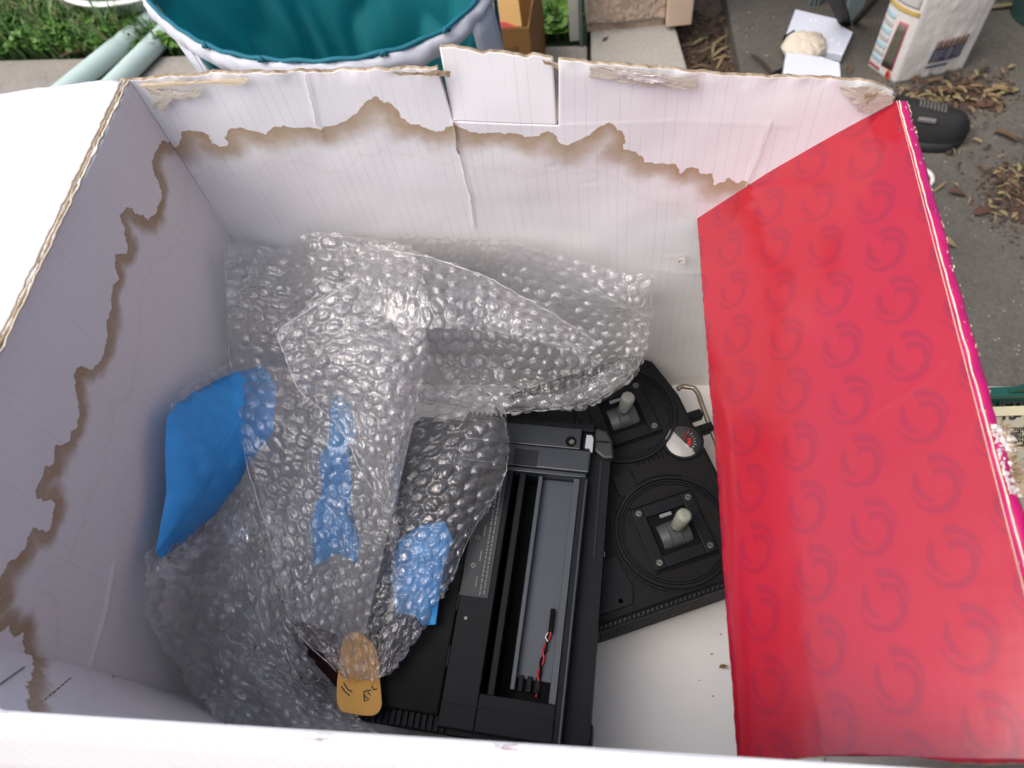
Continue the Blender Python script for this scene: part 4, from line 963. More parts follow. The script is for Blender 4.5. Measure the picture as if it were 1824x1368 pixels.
# ================================================================== blue taped packets, tag, maroon cloth
def pillow(name, poly, th, mat, label, cat, group=None, wr_=.002, seed=1, res=46, clampx=True):
    """flat pouch: outline of 3-D points, inflated, with creases"""
    poly = [np.asarray(p) for p in poly]; c = np.mean(poly, 0); A_ = np.array(poly) - c
    _, _, vt = np.linalg.svd(A_); n = vt[2] if vt[2][2] > 0 else -vt[2]; x, y = vt[0], np.cross(n, vt[0])
    q2 = np.array([[a @ x, a @ y] for a in A_]); hz = np.array([a @ n for a in A_])
    dense = []
    for i in range(len(q2)):
        a, b = q2[i], q2[(i + 1) % len(q2)]
        for k in range(12): dense.append((a + (b - a) * k / 12, hz[i] + (hz[(i + 1) % len(q2)] - hz[i]) * k / 12))
    rim = np.array([d[0] for d in dense]); qf = np.linalg.lstsq(np.stack([np.ones(len(rim)), rim[:, 0], rim[:, 1], rim[:, 0] ** 2, rim[:, 0] * rim[:, 1], rim[:, 1] ** 2], 1), np.array([d[1] for d in dense]), rcond=None)[0]; rz_ = np.array([d[1] for d in dense]); m = len(rim); V = []; R_n = 16
    for side in (1, -1):
        for k in range(R_n + 1):
            s = k / R_n; f = math.sqrt(max(0, 1 - (1 - s) ** 2)) if False else 1 - (1 - s) ** 2
            for i in range(m):
                p = rim[i] * (1 - s); bq = float(np.array([1, p[0], p[1], p[0] ** 2, p[0] * p[1], p[1] ** 2]) @ qf); h = bq + (rz_[i] - float(np.array([1, rim[i][0], rim[i][1], rim[i][0] ** 2, rim[i][0] * rim[i][1], rim[i][1] ** 2]) @ qf)) * (1 - s) ** 5 + side * th * f ** .8
                if side > 0: h += wr_ * (abs(float(fbm(np.array([p[0] * 55 + p[1] * 20]), np.array([p[1] * 28]), seed, 3)[0])) * 2.2 - .4) * f
                V.append(c + x * p[0] + y * p[1] + n * h)
    off = m * (R_n + 1); Fc = []
    for sd2 in (0, 1):
        for k in range(R_n):
            for i in range(m):
                a, b = sd2 * off + k * m + i, sd2 * off + k * m + (i + 1) % m; q = (a, b, b + m, a + m); Fc.append(q if sd2 == 0 else q[::-1])
    o = mesh(name, V, Fc, mat, None, smooth=True); return tag(o, label, cat, group)
pillow('taped_packet', [PK(297, 742, -.52), PK(318, 716, -.51), PK(352, 694, -.50), PK(408, 666, -.48), PK(470, 650, -.475), PK(492, 690, -.475), PK(486, 770, -.480), PK(440, 830, -.490), PK(428, 858, -.495), PK(380, 920, -.510), PK(330, 965, -.520), PK(288, 996, -.53), PK(277, 984, -.53), PK(283, 950, -.53), PK(296, 880, -.53), PK(294, 800, -.53)], .007, TAPE,
       'large blue taped packet sticking out beside the left wall, uncovered by wrap', 'packet', 'blue taped packets', .0014, 2)
pillow('taped_packet', [P(588, 712, -.500), P(604, 702, -.498), P(626, 724, -.500), P(634, 775, -.502), P(620, 800, -.504), P(628, 860, -.512), P(622, 915, -.518), P(640, 960, -.525), P(636, 1002, -.530), P(598, 985, -.53), P(560, 1010, -.535), P(552, 930, -.525), P(574, 880, -.520), P(566, 820, -.512), P(592, 770, -.506)], .008, TAPE,
       'narrow blue taped packet standing under the middle of the bubble wrap', 'packet', 'blue taped packets', .0025, 5)
pillow('taped_packet', [P(712, 962, -.538), P(748, 936, -.538), P(792, 928, -.538), P(806, 962, -.539), P(790, 1010, -.541), P(776, 1112, -.546), P(752, 1114, -.547), P(738, 1096, -.546), P(706, 1092, -.545), P(698, 1030, -.542)], .005, TAPE,
       'blue taped packet under the wrap on the back of the face-down transmitter', 'packet', 'blue taped packets', .003, 7)
pillow('cloth_bundle', [P(508, 1128, -.585), P(530, 1105, -.580), P(600, 1130, -.585), P(625, 1200, -.590), P(600, 1225, -.597), P(560, 1180, -.597)], .010, MAROON, 'dark maroon bundle between the two pieces of bubble wrap', 'bundle', None, .003, 3)
# buff card tag with pen strokes
zt_ = -.5445
corn = [(606, 1160), (612, 1135), (632, 1122), (660, 1140), (672, 1160), (679, 1240), (680, 1258), (672, 1272), (658, 1276), (615, 1270), (602, 1262), (598, 1235)]
tp = [P(px, py, zt_ - (py - 1120) * .00001) for px, py in corn]
ts = []
for i in range(len(tp)):
    a, b, c = tp[i - 1], tp[i], tp[(i + 1) % len(tp)]; ts += [lin(b, a, .25), lin(b, c, .25)]
me_v = [tuple(p) for p in ts] + [tuple(p - np.array([0, 0, .0016])) for p in ts]; m = len(ts)
TAGO = mesh('card_tag', me_v, [tuple(range(m))[::-1], tuple(range(m, 2 * m))] + [(i, (i + 1) % m, m + (i + 1) % m, m + i) for i in range(m)], ORANGE, None, bevel=.0004)
tag(TAGO, 'buff card tag with rounded corners and green pen marks poking from the wrap', 'tag')
def stroke(pts): return MB().tube([P(px, py, zt_ - (py - 1120) * .00001 + .0006) for px, py in pts], .00038, 5).build('pen_mark', GREENINK, TAGO)
for s in ([(608, 1222), (614, 1232), (623, 1239)], [(612, 1216), (619, 1228), (627, 1232)], [(648, 1231), (649, 1249)], [(649, 1231), (661, 1229)], [(650, 1239), (657, 1246), (651, 1248)], [(662, 1222), (666, 1229), (671, 1226)], [(655, 1233), (660, 1238)]): stroke(s)

# ================================================================== bubble wrap
XL = lambda y, z: -.287 - (.366 - y) * .105 + .008
def cr_eval(C, t):
    n = len(C) - 1; x = np.clip(t, 0, 1) * n; i = np.minimum(x.astype(int), n - 1); f = (x - i)[:, None, None] if C.ndim == 3 else (x - i)[:, None]
    g = lambda k: C[np.clip(i + k, 0, n)]
    p0, p1, p2, p3 = g(-1), g(0), g(1), g(2)
    p0 = np.where((i == 0)[(...,) + (None,) * (C.ndim - 1)], 2 * p1 - p2, p0); p3 = np.where((i == n - 1)[(...,) + (None,) * (C.ndim - 1)], 2 * p2 - p1, p3)
    return .5 * ((2 * p1) + (-p0 + p2) * f + (2 * p0 - 5 * p1 + 4 * p2 - p3) * f ** 2 + (-p0 + 3 * p1 - 3 * p2 + p3) * f ** 3)
def normals(Pg):
    a = np.gradient(Pg, axis=0); b = np.gradient(Pg, axis=1); n = np.cross(a, b); n /= np.linalg.norm(n, axis=-1, keepdims=True) + 1e-12
    if n[..., 2].mean() < 0: n = -n
    return n
def wrap_patch(ctrl, crinkle=.004, folds=.004, seed=1, step=.00085, bub=.0031, pitch=.0110, flat=.25, rot=0.3, jag=.0012, clamp=True, side=1):
    C = np.array([[P(q[0], q[1], keep_in(*q) if clamp else q[2]) for q in row] for row in ctrl])
    ev = lambda nu, nv: np.swapaxes(cr_eval(np.swapaxes(cr_eval(C, np.linspace(0, 1, nu)), 0, 1), np.linspace(0, 1, nv)), 0, 1)
    Q = ev(40, 40); Lu = np.linalg.norm(np.diff(Q, axis=0), axis=-1).sum(0).mean(); Lv = np.linalg.norm(np.diff(Q, axis=1), axis=-1).sum(1).mean()
    nu, nv = max(20, int(Lu / step)), max(20, int(Lv / step)); Pg = ev(nu, nv); N = normals(Pg)
    du = np.concatenate([np.zeros((1, nv)), np.cumsum(np.linalg.norm(np.diff(Pg, axis=0), axis=-1), 0)]); dv = np.concatenate([np.zeros((nu, 1)), np.cumsum(np.linalg.norm(np.diff(Pg, axis=1), axis=-1), 1)], 1)
    um = du.mean(1)[:, None] * np.ones((1, nv)); vm = np.ones((nu, 1)) * dv.mean(0)[None, :]
    r = np.random.default_rng(seed); h = np.zeros((nu, nv))
    wx, wy = um + .012 * fbm(um * 22, vm * 22, seed, 2), vm + .012 * fbm(um * 22, vm * 22, seed + 31, 2)
    for k in range(11):                # random fold lines: soft facets
        a = r.uniform(0, math.pi); pr = wx * math.cos(a) + wy * math.sin(a); lam = r.uniform(.035, .12); ph = r.random()
        tri = np.abs(((pr / lam + ph) % 1) - .5) * 2; msk = np.clip(fbm(um * 11, vm * 11, seed + 50 + k, 2) * 2.5 + .2, 0, 1); h += folds * .55 * (tri - .5) * msk
    h += crinkle * fbm(um * 30, vm * 30, seed + 3, 3) + crinkle * .12 * (1 - 2 * np.abs(fbm(um * 75, vm * 75, seed + 8, 3)))
    Pg = Pg + N * h[..., None]
    Pg[..., :2] += 0
    N = normals(Pg)
    # bubbles on a hexagonal lattice, some flattened or dented
    c, s = math.cos(rot), math.sin(rot); a = um * c - vm * s; b = um * s + vm * c
    ry = pitch * math.sqrt(3) / 2; best = np.full((nu, nv), 9.); rad = .47 * pitch; amp = np.zeros((nu, nv))
    j0 = np.round(b / ry).astype(int)
    for dj in (-1, 0, 1):
        j = j0 + dj; xo = (j % 2) * pitch / 2; i = np.round((a - xo) / pitch).astype(int); cx = i * pitch + xo; cy = j * ry
        hsh = np.abs(np.sin(i * 12.9898 + j * 78.233 + seed) * 43758.5453) % 1; h2 = np.abs(np.sin(i * 39.346 + j * 11.135 + seed) * 24634.6345) % 1; h3 = np.abs(np.sin(i * 7.7 + j * 91.1 + seed) * 9634.63) % 1
        d = np.hypot(a - cx, b - cy) / (rad * (.92 + .1 * h2)); dome = np.clip(1 - d ** 4, 0, 1) ** .55
        ax = (a - cx) * np.cos(h3 * 6.28) + (b - cy) * np.sin(h3 * 6.28)
        am = np.where(hsh < flat, .25 + .2 * h2, .78 + .3 * h2); dent = 1 - np.where((h2 > .62), .50, .08) * np.exp(-((ax - rad * (h3 - .5) * .8) / (rad * .30)) ** 2)
        v = dome * am * dent; amp = np.where(d < best, np.where(d < 1, v, 0), amp); best = np.minimum(best, d)
    amp = amp * (1 + .10 * fbm(um * 260, vm * 260, seed + 4, 2))
    Pg = Pg + N * (amp * bub * side)[..., None]
    # ragged cut edge
    for ax_, arr in ((0, Pg), (1, Pg)): pass
    if clamp:
        x, y, z = Pg[..., 0], Pg[..., 1], Pg[..., 2]
        Pg[..., 1] = np.minimum(y, YB - .006 - .003 * np.abs(fbm(um * 40, vm * 40, 2, 2))); Pg[..., 0] = np.maximum(x, XL(Pg[..., 1], z) - .010); Pg[..., 2] = np.maximum(z, ZB + .003)
    return Pg
def merge(name, patches, mat, label):
    V = []; Fs = []; n = 0
    for p in patches: V.append(p.reshape(-1, 3)); Fs.append(grid_faces(*p.shape[:2], n)); n += p.shape[0] * p.shape[1]
    V = np.concatenate(V); o = mesh(name, V, np.concatenate(Fs), mat, None, smooth=True); return tag(o, label, 'bubble wrap')
PB = lambda px, py, back: (px, py, (PY(px, py, YB - back)[2] - CAMZ))
A1 = [[PB(398, 440, .008), PB(470, 426, .006), PB(560, 420, .006), PB(660, 424, .010), PB(740, 440, .02)],
      [(404, 540, -.440), (490, 550, -.430), (580, 545, -.425), (680, 560, -.430), (760, 580, -.440)],
      [(414, 655, -.462), (500, 670, -.455), (590, 680, -.450), (680, 700, -.455), (735, 730, -.470)],
      [(440, 815, -.475), (510, 820, -.472), (585, 825, -.476), (650, 830, -.482), (706, 840, -.500)],
      [(480, 960, -.495), (540, 960, -.500), (600, 960, -.503), (650, 960, -.508), (700, 955, -.520)],
      [(520, 1110, -.525), (565, 1105, -.525), (610, 1100, -.526), (655, 1090, -.530), (710, 1070, -.535)],
      [(600, 1195, -.540), (622, 1203, -.540), (645, 1210, -.540), (668, 1212, -.540), (690, 1195, -.541)]]
# under layer of the same drape, a little lower and shifted
A1b = [[(q[0] + (6 if i else 8), q[1] + 4, q[2] - .012) for q in row] for i, row in enumerate(A1[1:4])]
# folded collar: the loose flap running from the corner at (495,590)
A1c = [[(495, 590, -.424), (540, 556, -.417), (600, 520, -.412), (655, 470, -.412)], [(512, 640, -.432), (570, 610, -.420), (640, 580, -.416), (720, 540, -.418)],
       [(545, 700, -.442), (610, 670, -.430), (690, 650, -.425), (762, 610, -.430)], [(612, 752, -.455), (650, 735, -.445), (700, 728, -.446), (745, 700, -.452)],
       [(660, 850, -.475), (680, 840, -.470), (700, 830, -.470), (718, 780, -.476)], [(690, 915, -.492), (693, 910, -.492), (697, 905, -.493), (702, 880, -.496)]]
# right lobe on the transmitter
A3 = [[(700, 735, -.512), (760, 715, -.510), (815, 695, -.508), (850, 690, -.510), (880, 705, -.520)],
      [(690, 800, -.515), (750, 790, -.508), (810, 775, -.506), (870, 765, -.512), (900, 770, -.528)],
      [(690, 880, -.520), (745, 870, -.512), (800, 862, -.512), (855, 850, -.520), (898, 850, -.536)],
      [(695, 960, -.525), (740, 955, -.522), (780, 950, -.522), (820, 940, -.530), (848, 930, -.540)],
      [(700, 1040, -.530), (730, 1035, -.528), (755, 1030, -.530), (785, 1030, -.536), (803, 1025, -.543)],
      [(690, 1120, -.536), (710, 1120, -.535), (728, 1120, -.537), (742, 1112, -.540), (756, 1100, -.545)],
      [(672, 1205, -.540), (680, 1205, -.540), (688, 1200, -.541), (696, 1190, -.543), (706, 1180, -.546)]]
# rolled lobe at the back right: rear sheet, front sheet, lower lip
A2r = [[PB(560, 424, .010), PB(700, 419, .012), PB(800, 420, .014), PB(880, 421, .014), PB(1000, 452, .018), PB(1100, 490, .022), PB(1162, 502, .03)],
       [(560, 500, -.470), (700, 500, -.468), (800, 500, -.465), (900, 505, -.465), (1000, 530, -.470), (1090, 555, -.478), (1158, 555, -.490)],
       [(600, 590, -.500), (720, 600, -.498), (810, 605, -.498), (910, 605, -.500), (1000, 615, -.505), (1080, 620, -.510), (1148, 615, -.512)],
       [(640, 660, -.505), (740, 670, -.512), (820, 680, -.518), (910, 685, -.525), (1000, 685, -.528), (1070, 675, -.528), (1132, 655, -.525)],
       [(700, 700, -.500), (760, 712, -.508), (830, 722, -.512), (910, 728, -.516), (985, 727, -.518), (1050, 716, -.516), (1112, 688, -.515)]]
A2f = [[(545, 450, -.418), (660, 440, -.408), (780, 462, -.408), (860, 490, -.415), (960, 545, -.428), (1030, 590, -.440), (1068, 612, -.448)],
       [(560, 500, -.420), (660, 490, -.406), (760, 512, -.405), (850, 540, -.412), (930, 572, -.422), (1010, 606, -.436), (1052, 628, -.447)],
       [(580, 560, -.428), (660, 560, -.415), (750, 585, -.412), (830, 588, -.418), (920, 600, -.426), (1000, 622, -.438), (1040, 640, -.448)]]
A2l = [[(700, 665, -.470), (760, 690, -.480), (830, 700, -.486), (910, 704, -.490), (990, 698, -.490), (1050, 676, -.488), (1100, 640, -.480), (1140, 590, -.470)],
       [(705, 690, -.480), (765, 708, -.488), (830, 716, -.494), (910, 722, -.498), (990, 718, -.498), (1060, 702, -.496), (1115, 665, -.490), (1150, 605, -.480)],
       [(715, 705, -.495), (770, 718, -.502), (830, 726, -.507), (910, 731, -.510), (990, 728, -.510), (1062, 712, -.510), (1120, 676, -.506), (1152, 615, -.498)]]
wa = [wrap_patch(A1, .003, .011, 1, rot=.35), wrap_patch(A1c, .003, .008, 21, rot=.9), wrap_patch(A3, .0022, .0022, 33, flat=.10, rot=.15, bub=.0036, pitch=.0118),
      wrap_patch(A2r, .003, .010, 41, rot=.5), wrap_patch(A2f, .0035, .005, 53, rot=.8), wrap_patch(A2l, .0035, .005, 61, rot=.2)]
BW = merge('bubble_wrap', wa, FILM, 'big clear bubble wrap sheet draped from the back wall over the transmitters')
FOLD = m_film('folded_film_edge', .42, bump_s=200)  # folded film edge; its bright highlight is put in as extra whiteness
def fold_edge(pts, r_, sd_):
    pp = [P(q[0], q[1], keep_in(*q)) for q in pts]; out = []
    C_ = np.array(pp); t_ = np.linspace(0, 1, 26 * (len(pp) - 1)); x_ = cr_eval(C_, t_)
    x_ = x_ + .0012 * np.stack([fbm(t_ * 22, t_ * 0 + k, sd_ + k, 3) for k in range(3)], -1)
    rr = r_ * (.18 + .9 * np.abs(fbm(t_ * 26, t_ * 0 + 5, sd_, 3)))
    MB().tube([tuple(q) for q in x_], list(rr), 7).build('fold_edge', FOLD, BW, smooth=True)
fold_edge([(640, 500, -.403), (590, 525, -.405), (545, 556, -.410), (497, 592, -.418), (510, 640, -.424), (530, 690, -.432), (570, 728, -.440), (610, 770, -.452), (650, 850, -.470), (692, 915, -.486)], .0011, 3)
fold_edge([(600, 640, -.430), (660, 690, -.438), (716, 742, -.448), (708, 800, -.466), (694, 860, -.480), (692, 912, -.490)], .0008, 5)
fold_edge([(400, 445, -.425), (404, 540, -.438), (412, 655, -.460), (438, 815, -.473), (480, 960, -.493), (520, 1110, -.523), (600, 1196, -.538)], .0008, 7)
fold_edge([(830, 690, -.507), (880, 712, -.515), (903, 775, -.526), (898, 850, -.534), (850, 930, -.538), (804, 1026, -.541), (756, 1102, -.543), (706, 1182, -.544)], .0007, 9)
fold_edge([(655, 440, -.405), (760, 458, -.404), (862, 492, -.410), (960, 545, -.424), (1030, 588, -.436), (1068, 614, -.445)], .0008, 11)
fold_edge([(1162, 502, -.44), (1158, 560, -.470), (1148, 618, -.495), (1128, 662, -.505), (1060, 712, -.508), (985, 730, -.508), (905, 731, -.508)], .0008, 13)
B1 = [[(395, 690, -.500), (430, 760, -.495), (455, 850, -.500), (480, 900, -.510), (500, 950, -.52)],
      [(330, 900, -.520), (390, 880, -.510), (430, 900, -.508), (480, 960, -.515), (515, 1040, -.530)],
      [(272, 1000, -.560), (350, 985, -.530), (420, 990, -.520), (480, 1050, -.525), (530, 1130, -.545)],
      [(262, 1080, -.585), (340, 1060, -.540), (420, 1070, -.525), (490, 1130, -.540), (560, 1185, -.560)],
      [(300, 1160, -.610), (360, 1150, -.555), (430, 1150, -.545), (500, 1190, -.555), (590, 1225, -.575)],
      [(350, 1240, -.585), (410, 1235, -.560), (470, 1235, -.550), (540, 1250, -.552), (600, 1270, -.562)],
      [(385, 1296, -.535), (450, 1304, -.528), (510, 1312, -.528), (580, 1318, -.530), (700, 1322, -.540)]]
B2 = [[(q[0] + 8, q[1] + 3, q[2] - .014) for q in row] for row in B1[1:]]
B3 = [[(298, 722, -.500), (330, 690, -.494), (372, 662, -.488), (412, 640, -.482)], [(302, 738, -.503), (335, 708, -.497), (378, 680, -.491), (418, 665, -.485)], [(308, 752, -.506), (340, 724, -.500), (384, 696, -.494), (424, 690, -.488)]]
B4 = [[(430, 850, -.505), (400, 900, -.512), (345, 950, -.520), (285, 992, -.520)], [(440, 880, -.512), (420, 930, -.515), (370, 975, -.520), (300, 1010, -.528)], [(460, 940, -.518), (430, 980, -.520), (390, 1010, -.526), (320, 1040, -.54)]]
wb = [wrap_patch(B1, .008, .013, 71, flat=.40, rot=.6), wrap_patch(B2, .008, .014, 83, flat=.45, rot=1.1), wrap_patch(B3, .002, .003, 91), wrap_patch(B4, .003, .004, 95)]
merge('bubble_wrap', wb, FILM2, 'crumpled clear bubble wrap heaped against the left and front walls')
# ================================================================== teal pop-up bin behind the carton
def m_fabric(name, c, tl=.35):
    t = NT(name); v = t.noise(20, 4); col = t.mix(v, tuple(x * .85 for x in c[:3]) + (1,), c)
    d = t.node('ShaderNodeBsdfTranslucent'); t.put(d.inputs[0], col); mx = t.node('ShaderNodeMixShader'); mx.inputs[0].default_value = tl
    t.set(col, .7, t.bump(t.noise(700, 2), .2, .0006)); t.t.links.new(t.b.outputs[0], mx.inputs[1]); t.t.links.new(d.outputs[0], mx.inputs[2]); t.t.links.new(mx.outputs[0], t.out.inputs[0]); return t.m
TEAL = m_fabric('teal_nylon', (.005, .21, .24, 1), .30); BAND = m_fabric('white_band_fabric', (.66, .68, .74, 1), .15)
TEALP = m_fabric('teal_piping', (.004, .16, .22, 1), .1)
hz = -.62; hk = .62 / .65
hc = np.array([-.412 * hk, (.888 + .358) * hk, 0]); hr = .358 * hk; hh = CAMZ + hz
# re-centre the rim on three photographed points
rimpx = [(261, 1), (301, 39), (350, 73), (402, 97), (450, 106), (497, 110), (600, 110), (680, 99), (758, 74), (797, 59), (855, 1)]
RPX = np.array([P(*p_, hz)[:2] for p_ in rimpx + [(247, -26), (870, -30)]])
hc = np.array([(RPX[-1, 0] + RPX[-2, 0]) / 2, max(RPX[-1, 1], RPX[-2, 1]) + .03, 0])
an = np.arctan2(RPX[:, 1] - hc[1], RPX[:, 0] - hc[0]); ra = np.hypot(RPX[:, 0] - hc[0], RPX[:, 1] - hc[1])
_th = np.linspace(-math.pi, math.pi, 721); _o = np.argsort(np.concatenate([an, -an])); _rf = np.interp(_th, np.concatenate([an, -an])[_o], np.concatenate([ra, ra])[_o], period=2 * math.pi)
_k = np.ones(41) / 41; _rf = np.convolve(np.concatenate([_rf[-41:-1], _rf, _rf[1:41]]), _k, 'same')[40:-40]; hr = float(_rf.mean()); HK = 1.0
def RF(t): return np.interp((np.asarray(t) + math.pi) % (2 * math.pi) - math.pi, _th, _rf) / hr
bin_ = empty('popup_bin', hc, 'round teal fabric pop-up bin with white rim band and straps', 'bin')
def cylpt(th, r, z): q = float(RF(th)) * r; return hc + np.array([q * math.cos(th), q * math.sin(th), z])
n, m = 260, 90; V = np.zeros((n, m, 3))
th = np.linspace(0, 2 * math.pi, n, endpoint=False); zz = np.linspace(.012, hh - .004, m)
T_, Z_ = np.meshgrid(th, zz, indexing='ij')
amp = np.sin(np.pi * (Z_ - .01) / hh) ** .7
fold = .020 * np.sin(T_ * 7 + Z_ * 9 + 1.2 * np.sin(T_ * 3)) + .010 * np.sin(T_ * 17 - Z_ * 16 + 2 * np.sin(T_ * 2)) + .012 * np.sin(Z_ * 21 + T_ * 2)
R = hr * (.50 + .50 * Z_ / hh) - .004 - amp * (.012 + np.abs(fold) * .9)
R = R * RF(T_); V[..., 0] = hc[0] + R * np.cos(T_); V[..., 1] = hc[1] + HK * R * np.sin(T_); V[..., 2] = Z_
f = grid_faces(n, m); i = np.arange(m - 1); wrapf = np.stack([(n - 1) * m + i, i, i + 1, (n - 1) * m + i + 1], -1)
mesh('fabric_wall', V.reshape(-1, 3), np.concatenate([f, wrapf]), TEAL, bin_, smooth=True)
MB().prism(lambda a, b, z: hc + np.array([a, b * HK, z]), [(hr * .49 * math.cos(q * .0873), hr * .49 * math.sin(q * .0873)) for q in range(72)], .004, .010).build('bin_base', TEAL, bin_)
def band(name, mat, r, z0, z1, a0, a1, k=160, wob=.0015, prof=(0, .003, .003, 0)):
    m = len(prof); V = []; full = abs(a1 - a0 - 2 * math.pi) < 1e-6
    for i in range(k if full else k + 1):
        a = a0 + (a1 - a0) * i / k
        for j in range(m):
            z = z0 + (z1 - z0) * j / (m - 1); V.append(cylpt(a, r + prof[j] + wob * math.sin(a * 23 + j) + wob * .6 * math.sin(a * 51), z + wob * 1.5 * math.sin(a * 31)))
    kk = k if full else k + 1
    Fc = [(i * m + j, ((i + 1) % kk) * m + j, ((i + 1) % kk) * m + j + 1, i * m + j + 1) for i in range(k) for j in range(m - 1)]
    return mesh(name, V, Fc, mat, bin_, smooth=True, solid=.0016)
band('rim_band', BAND, hr - .004, hh - .034, hh - .001, 0, 2 * math.pi, prof=(0, .003, .006, .008, .009, .0085, .006, .001))
MB().tube([cylpt(a, hr - .003, hh + .002 + .0015 * math.sin(a * 29)) for a in np.linspace(0, 2 * math.pi, 160, endpoint=False)], .0032, 8, True).build('rim_piping', TEALP, bin_, smooth=True)
for a in (math.radians(-122), math.radians(-97), math.radians(-58), math.radians(-40)):      # pinched stitches on the rim
    MB().tube([cylpt(a - .012, hr + .003, hh + .001), cylpt(a, hr + .002, hh + .007), cylpt(a + .018, hr + .003, hh + .001)], .003, 6).build('stitch_pleat', TEALP, bin_, smooth=True)
def strap(a, w, z0, z1, bulge):
    V = []; k = 20; nn = 5
    for i in range(k + 1):
        t = i / k; z = z1 + (z0 - z1) * t; out = .006 + bulge * math.sin(math.pi * t)
        for j in range(nn): aa = a + w / hr * (j / (nn - 1) - .5); V.append(cylpt(aa, hr * (.52 + .48 * z / hh) + out, z))
    Fc = [(i * nn + j, i * nn + j + 1, (i + 1) * nn + j + 1, (i + 1) * nn + j) for i in range(k) for j in range(nn - 1)]
    mesh('strap', V, Fc, BAND, bin_, smooth=True, solid=.0015)
def ang_at(px, py): p = P(px, py, hz); return math.atan2((p[1] - hc[1]) / HK, p[0] - hc[0])
strap(ang_at(282, 55) + .05, .05, .02, hh - .03, .012); strap(ang_at(292, 70) + .10, .012, .1, hh - .03, .016)
strap(ang_at(868, 10) + .02, .055, .28, hh - .02, .04)
strap(ang_at(390, 95), .07, .02, hh - .045, .002)
MB().tube([cylpt(math.radians(62 - i * 1.6), hr - .022 - .012 * math.sin(i * .12), hh - .02 - i * .018) for i in range(36)], .0045, 6).build('seam', TEALP, bin_, smooth=True)
MB().tube([cylpt(math.radians(18 - i * .9), hr - .020, hh - .01 - i * .012) for i in range(30)], .0035, 6).build('seam', TEALP, bin_, smooth=True)

# ================================================================== brown carton behind the bin
def m_card(n, c): return simple(n, c, .85, .08, 14, 60, .15, .001)
CARD = m_card('brown_corrugated_card', rgb(122, 88, 42)); CARDL = m_card('light_corrugated_card', rgb(205, 164, 104)); 
kz = -CAMZ + .25
k0, k1 = P(866, 52, kz), P(942, 50, kz); kd = (k1 - k0) / np.linalg.norm(k1 - k0); kn = np.array([-kd[1], kd[0], 0]); kw = np.linalg.norm(k1 - k0)
def fk(a, b, z): return np.array([k0[0], k0[1], 0]) + kd * a + kn * b + np.array([0, 0, z])
kb = empty('brown_carton', fk(-.05, .14, 0), 'plain brown carton with raised tan flap behind the teal bin', 'carton')
MB().box(fk, -.16, kw, 0, .004, 0, .25).build('front_panel', CARD, kb)
MB().box(fk, -.16, kw, .27, .274, 0, .25).build('back_panel', CARD, kb)
MB().box(fk, kw - .004, kw, .0045, .2695, 0, .25).build('side_panel', CARD, kb)
MB().box(fk, -.16, -.156, .0045, .2695, 0, .25).build('side_panel', CARD, kb)
MB().box(fk, -.155, kw - .005, .0045, .2695, .0, .004).build('bottom_panel', CARD, kb)
MB().box8([fk(-.12, .006, .251), fk(kw - .018, .006, .251), fk(kw - .018, .009, .251), fk(-.12, .009, .251)], [fk(-.12, .045, .36), fk(kw - .028, .045, .36), fk(kw - .028, .048, .36), fk(-.12, .048, .36)]).build('raised_flap', CARDL, kb)
MB().box8([fk(-.12, .002, .2515), fk(kw - .030, .002, .2515), fk(kw - .030, .0055, .2515), fk(-.12, .0055, .2515)], [fk(-.12, .004, .264), fk(kw - .06, .004, .264), fk(kw - .06, .0075, .264), fk(-.12, .0075, .264)]).build('red_tape', simple('red_tape', rgb(205, 92, 82), .5, .1), kb)
MB().box(fk, -.10, kw - .035, -.0022, -.0004, .08, .20).build('shipping_label', m_card('darker_card_label', rgb(104, 76, 40)), kb)

# ================================================================== printed bag, white plates, rack, shoe, ring
BAGW = NT('white_woven_bag'); _v = BAGW.coord()
_st = BAGW.smooth(BAGW.noise(18, 4, .6, vec=BAGW.scalev(_v, (1, 1, 2))), .60, .75)
BAGW = BAGW.set(BAGW.mix(BAGW.math('MULTIPLY', _st, .45), rgb(214, 210, 204), rgb(150, 126, 100)), .5, BAGW.bump(BAGW.noise(26, 4, .6, vec=BAGW.scalev(_v, (1, 1, .35))), .55, .010))
b0, b1, b2 = G(1592, 149), G(1714, 124), G(1545, 118)
bh = .42
bd = (b1 - b0); bs = (b2 - b0); fwd = np.cross([0, 0, 1], bd / np.linalg.norm(bd))
def bagp(u, v, z): return b0 + bd * u + bs * v + np.array([0, 0, z])
bag = empty('printed_bag', bagp(.5, .5, 0), 'white printed bag with barcode standing upright on the leafy concrete', 'bag')
# closed skin of four bulging sides
ring_uv = [(0, 0), (1, 0), (1, 1), (0, 1)]; nseg = 26; nzb = 46; V = []
bn = [-fwd, bd / np.linalg.norm(bd), fwd, -bd / np.linalg.norm(bd)]
for j in range(nzb):
    z = bh * j / (nzb - 1)
    for s in range(4):
        for i in range(nseg):
            t = i / nseg; a, b = ring_uv[s], ring_uv[(s + 1) % 4]; u, v = a[0] + (b[0] - a[0]) * t, a[1] + (b[1] - a[1]) * t
            p = bagp(u, v, z); bul = math.sin(math.pi * t) * math.sin(math.pi * min(1, z / bh + .08)) * .010
            wr = .0055 * abs(float(fbm(np.array([u * 5 + z * 16 + s * 3.3]), np.array([v * 4 - z * 9 + u * 4]), 5, 3)[0])) * (math.sin(math.pi * t) if s != 0 else math.sin(math.pi * t) ** .5) if s == 0 else 0
            V.append(p + bn[s] * (bul + wr))
ns = 4 * nseg; Fc = [(j * ns + i, j * ns + (i + 1) % ns, (j + 1) * ns + (i + 1) % ns, (j + 1) * ns + i) for j in range(nzb - 1) for i in range(ns)] + [tuple(range(ns))[::-1], tuple(range((nzb - 1) * ns, nzb * ns))]
mesh('bag_skin', V, Fc, BAGW, bag, smooth=True)
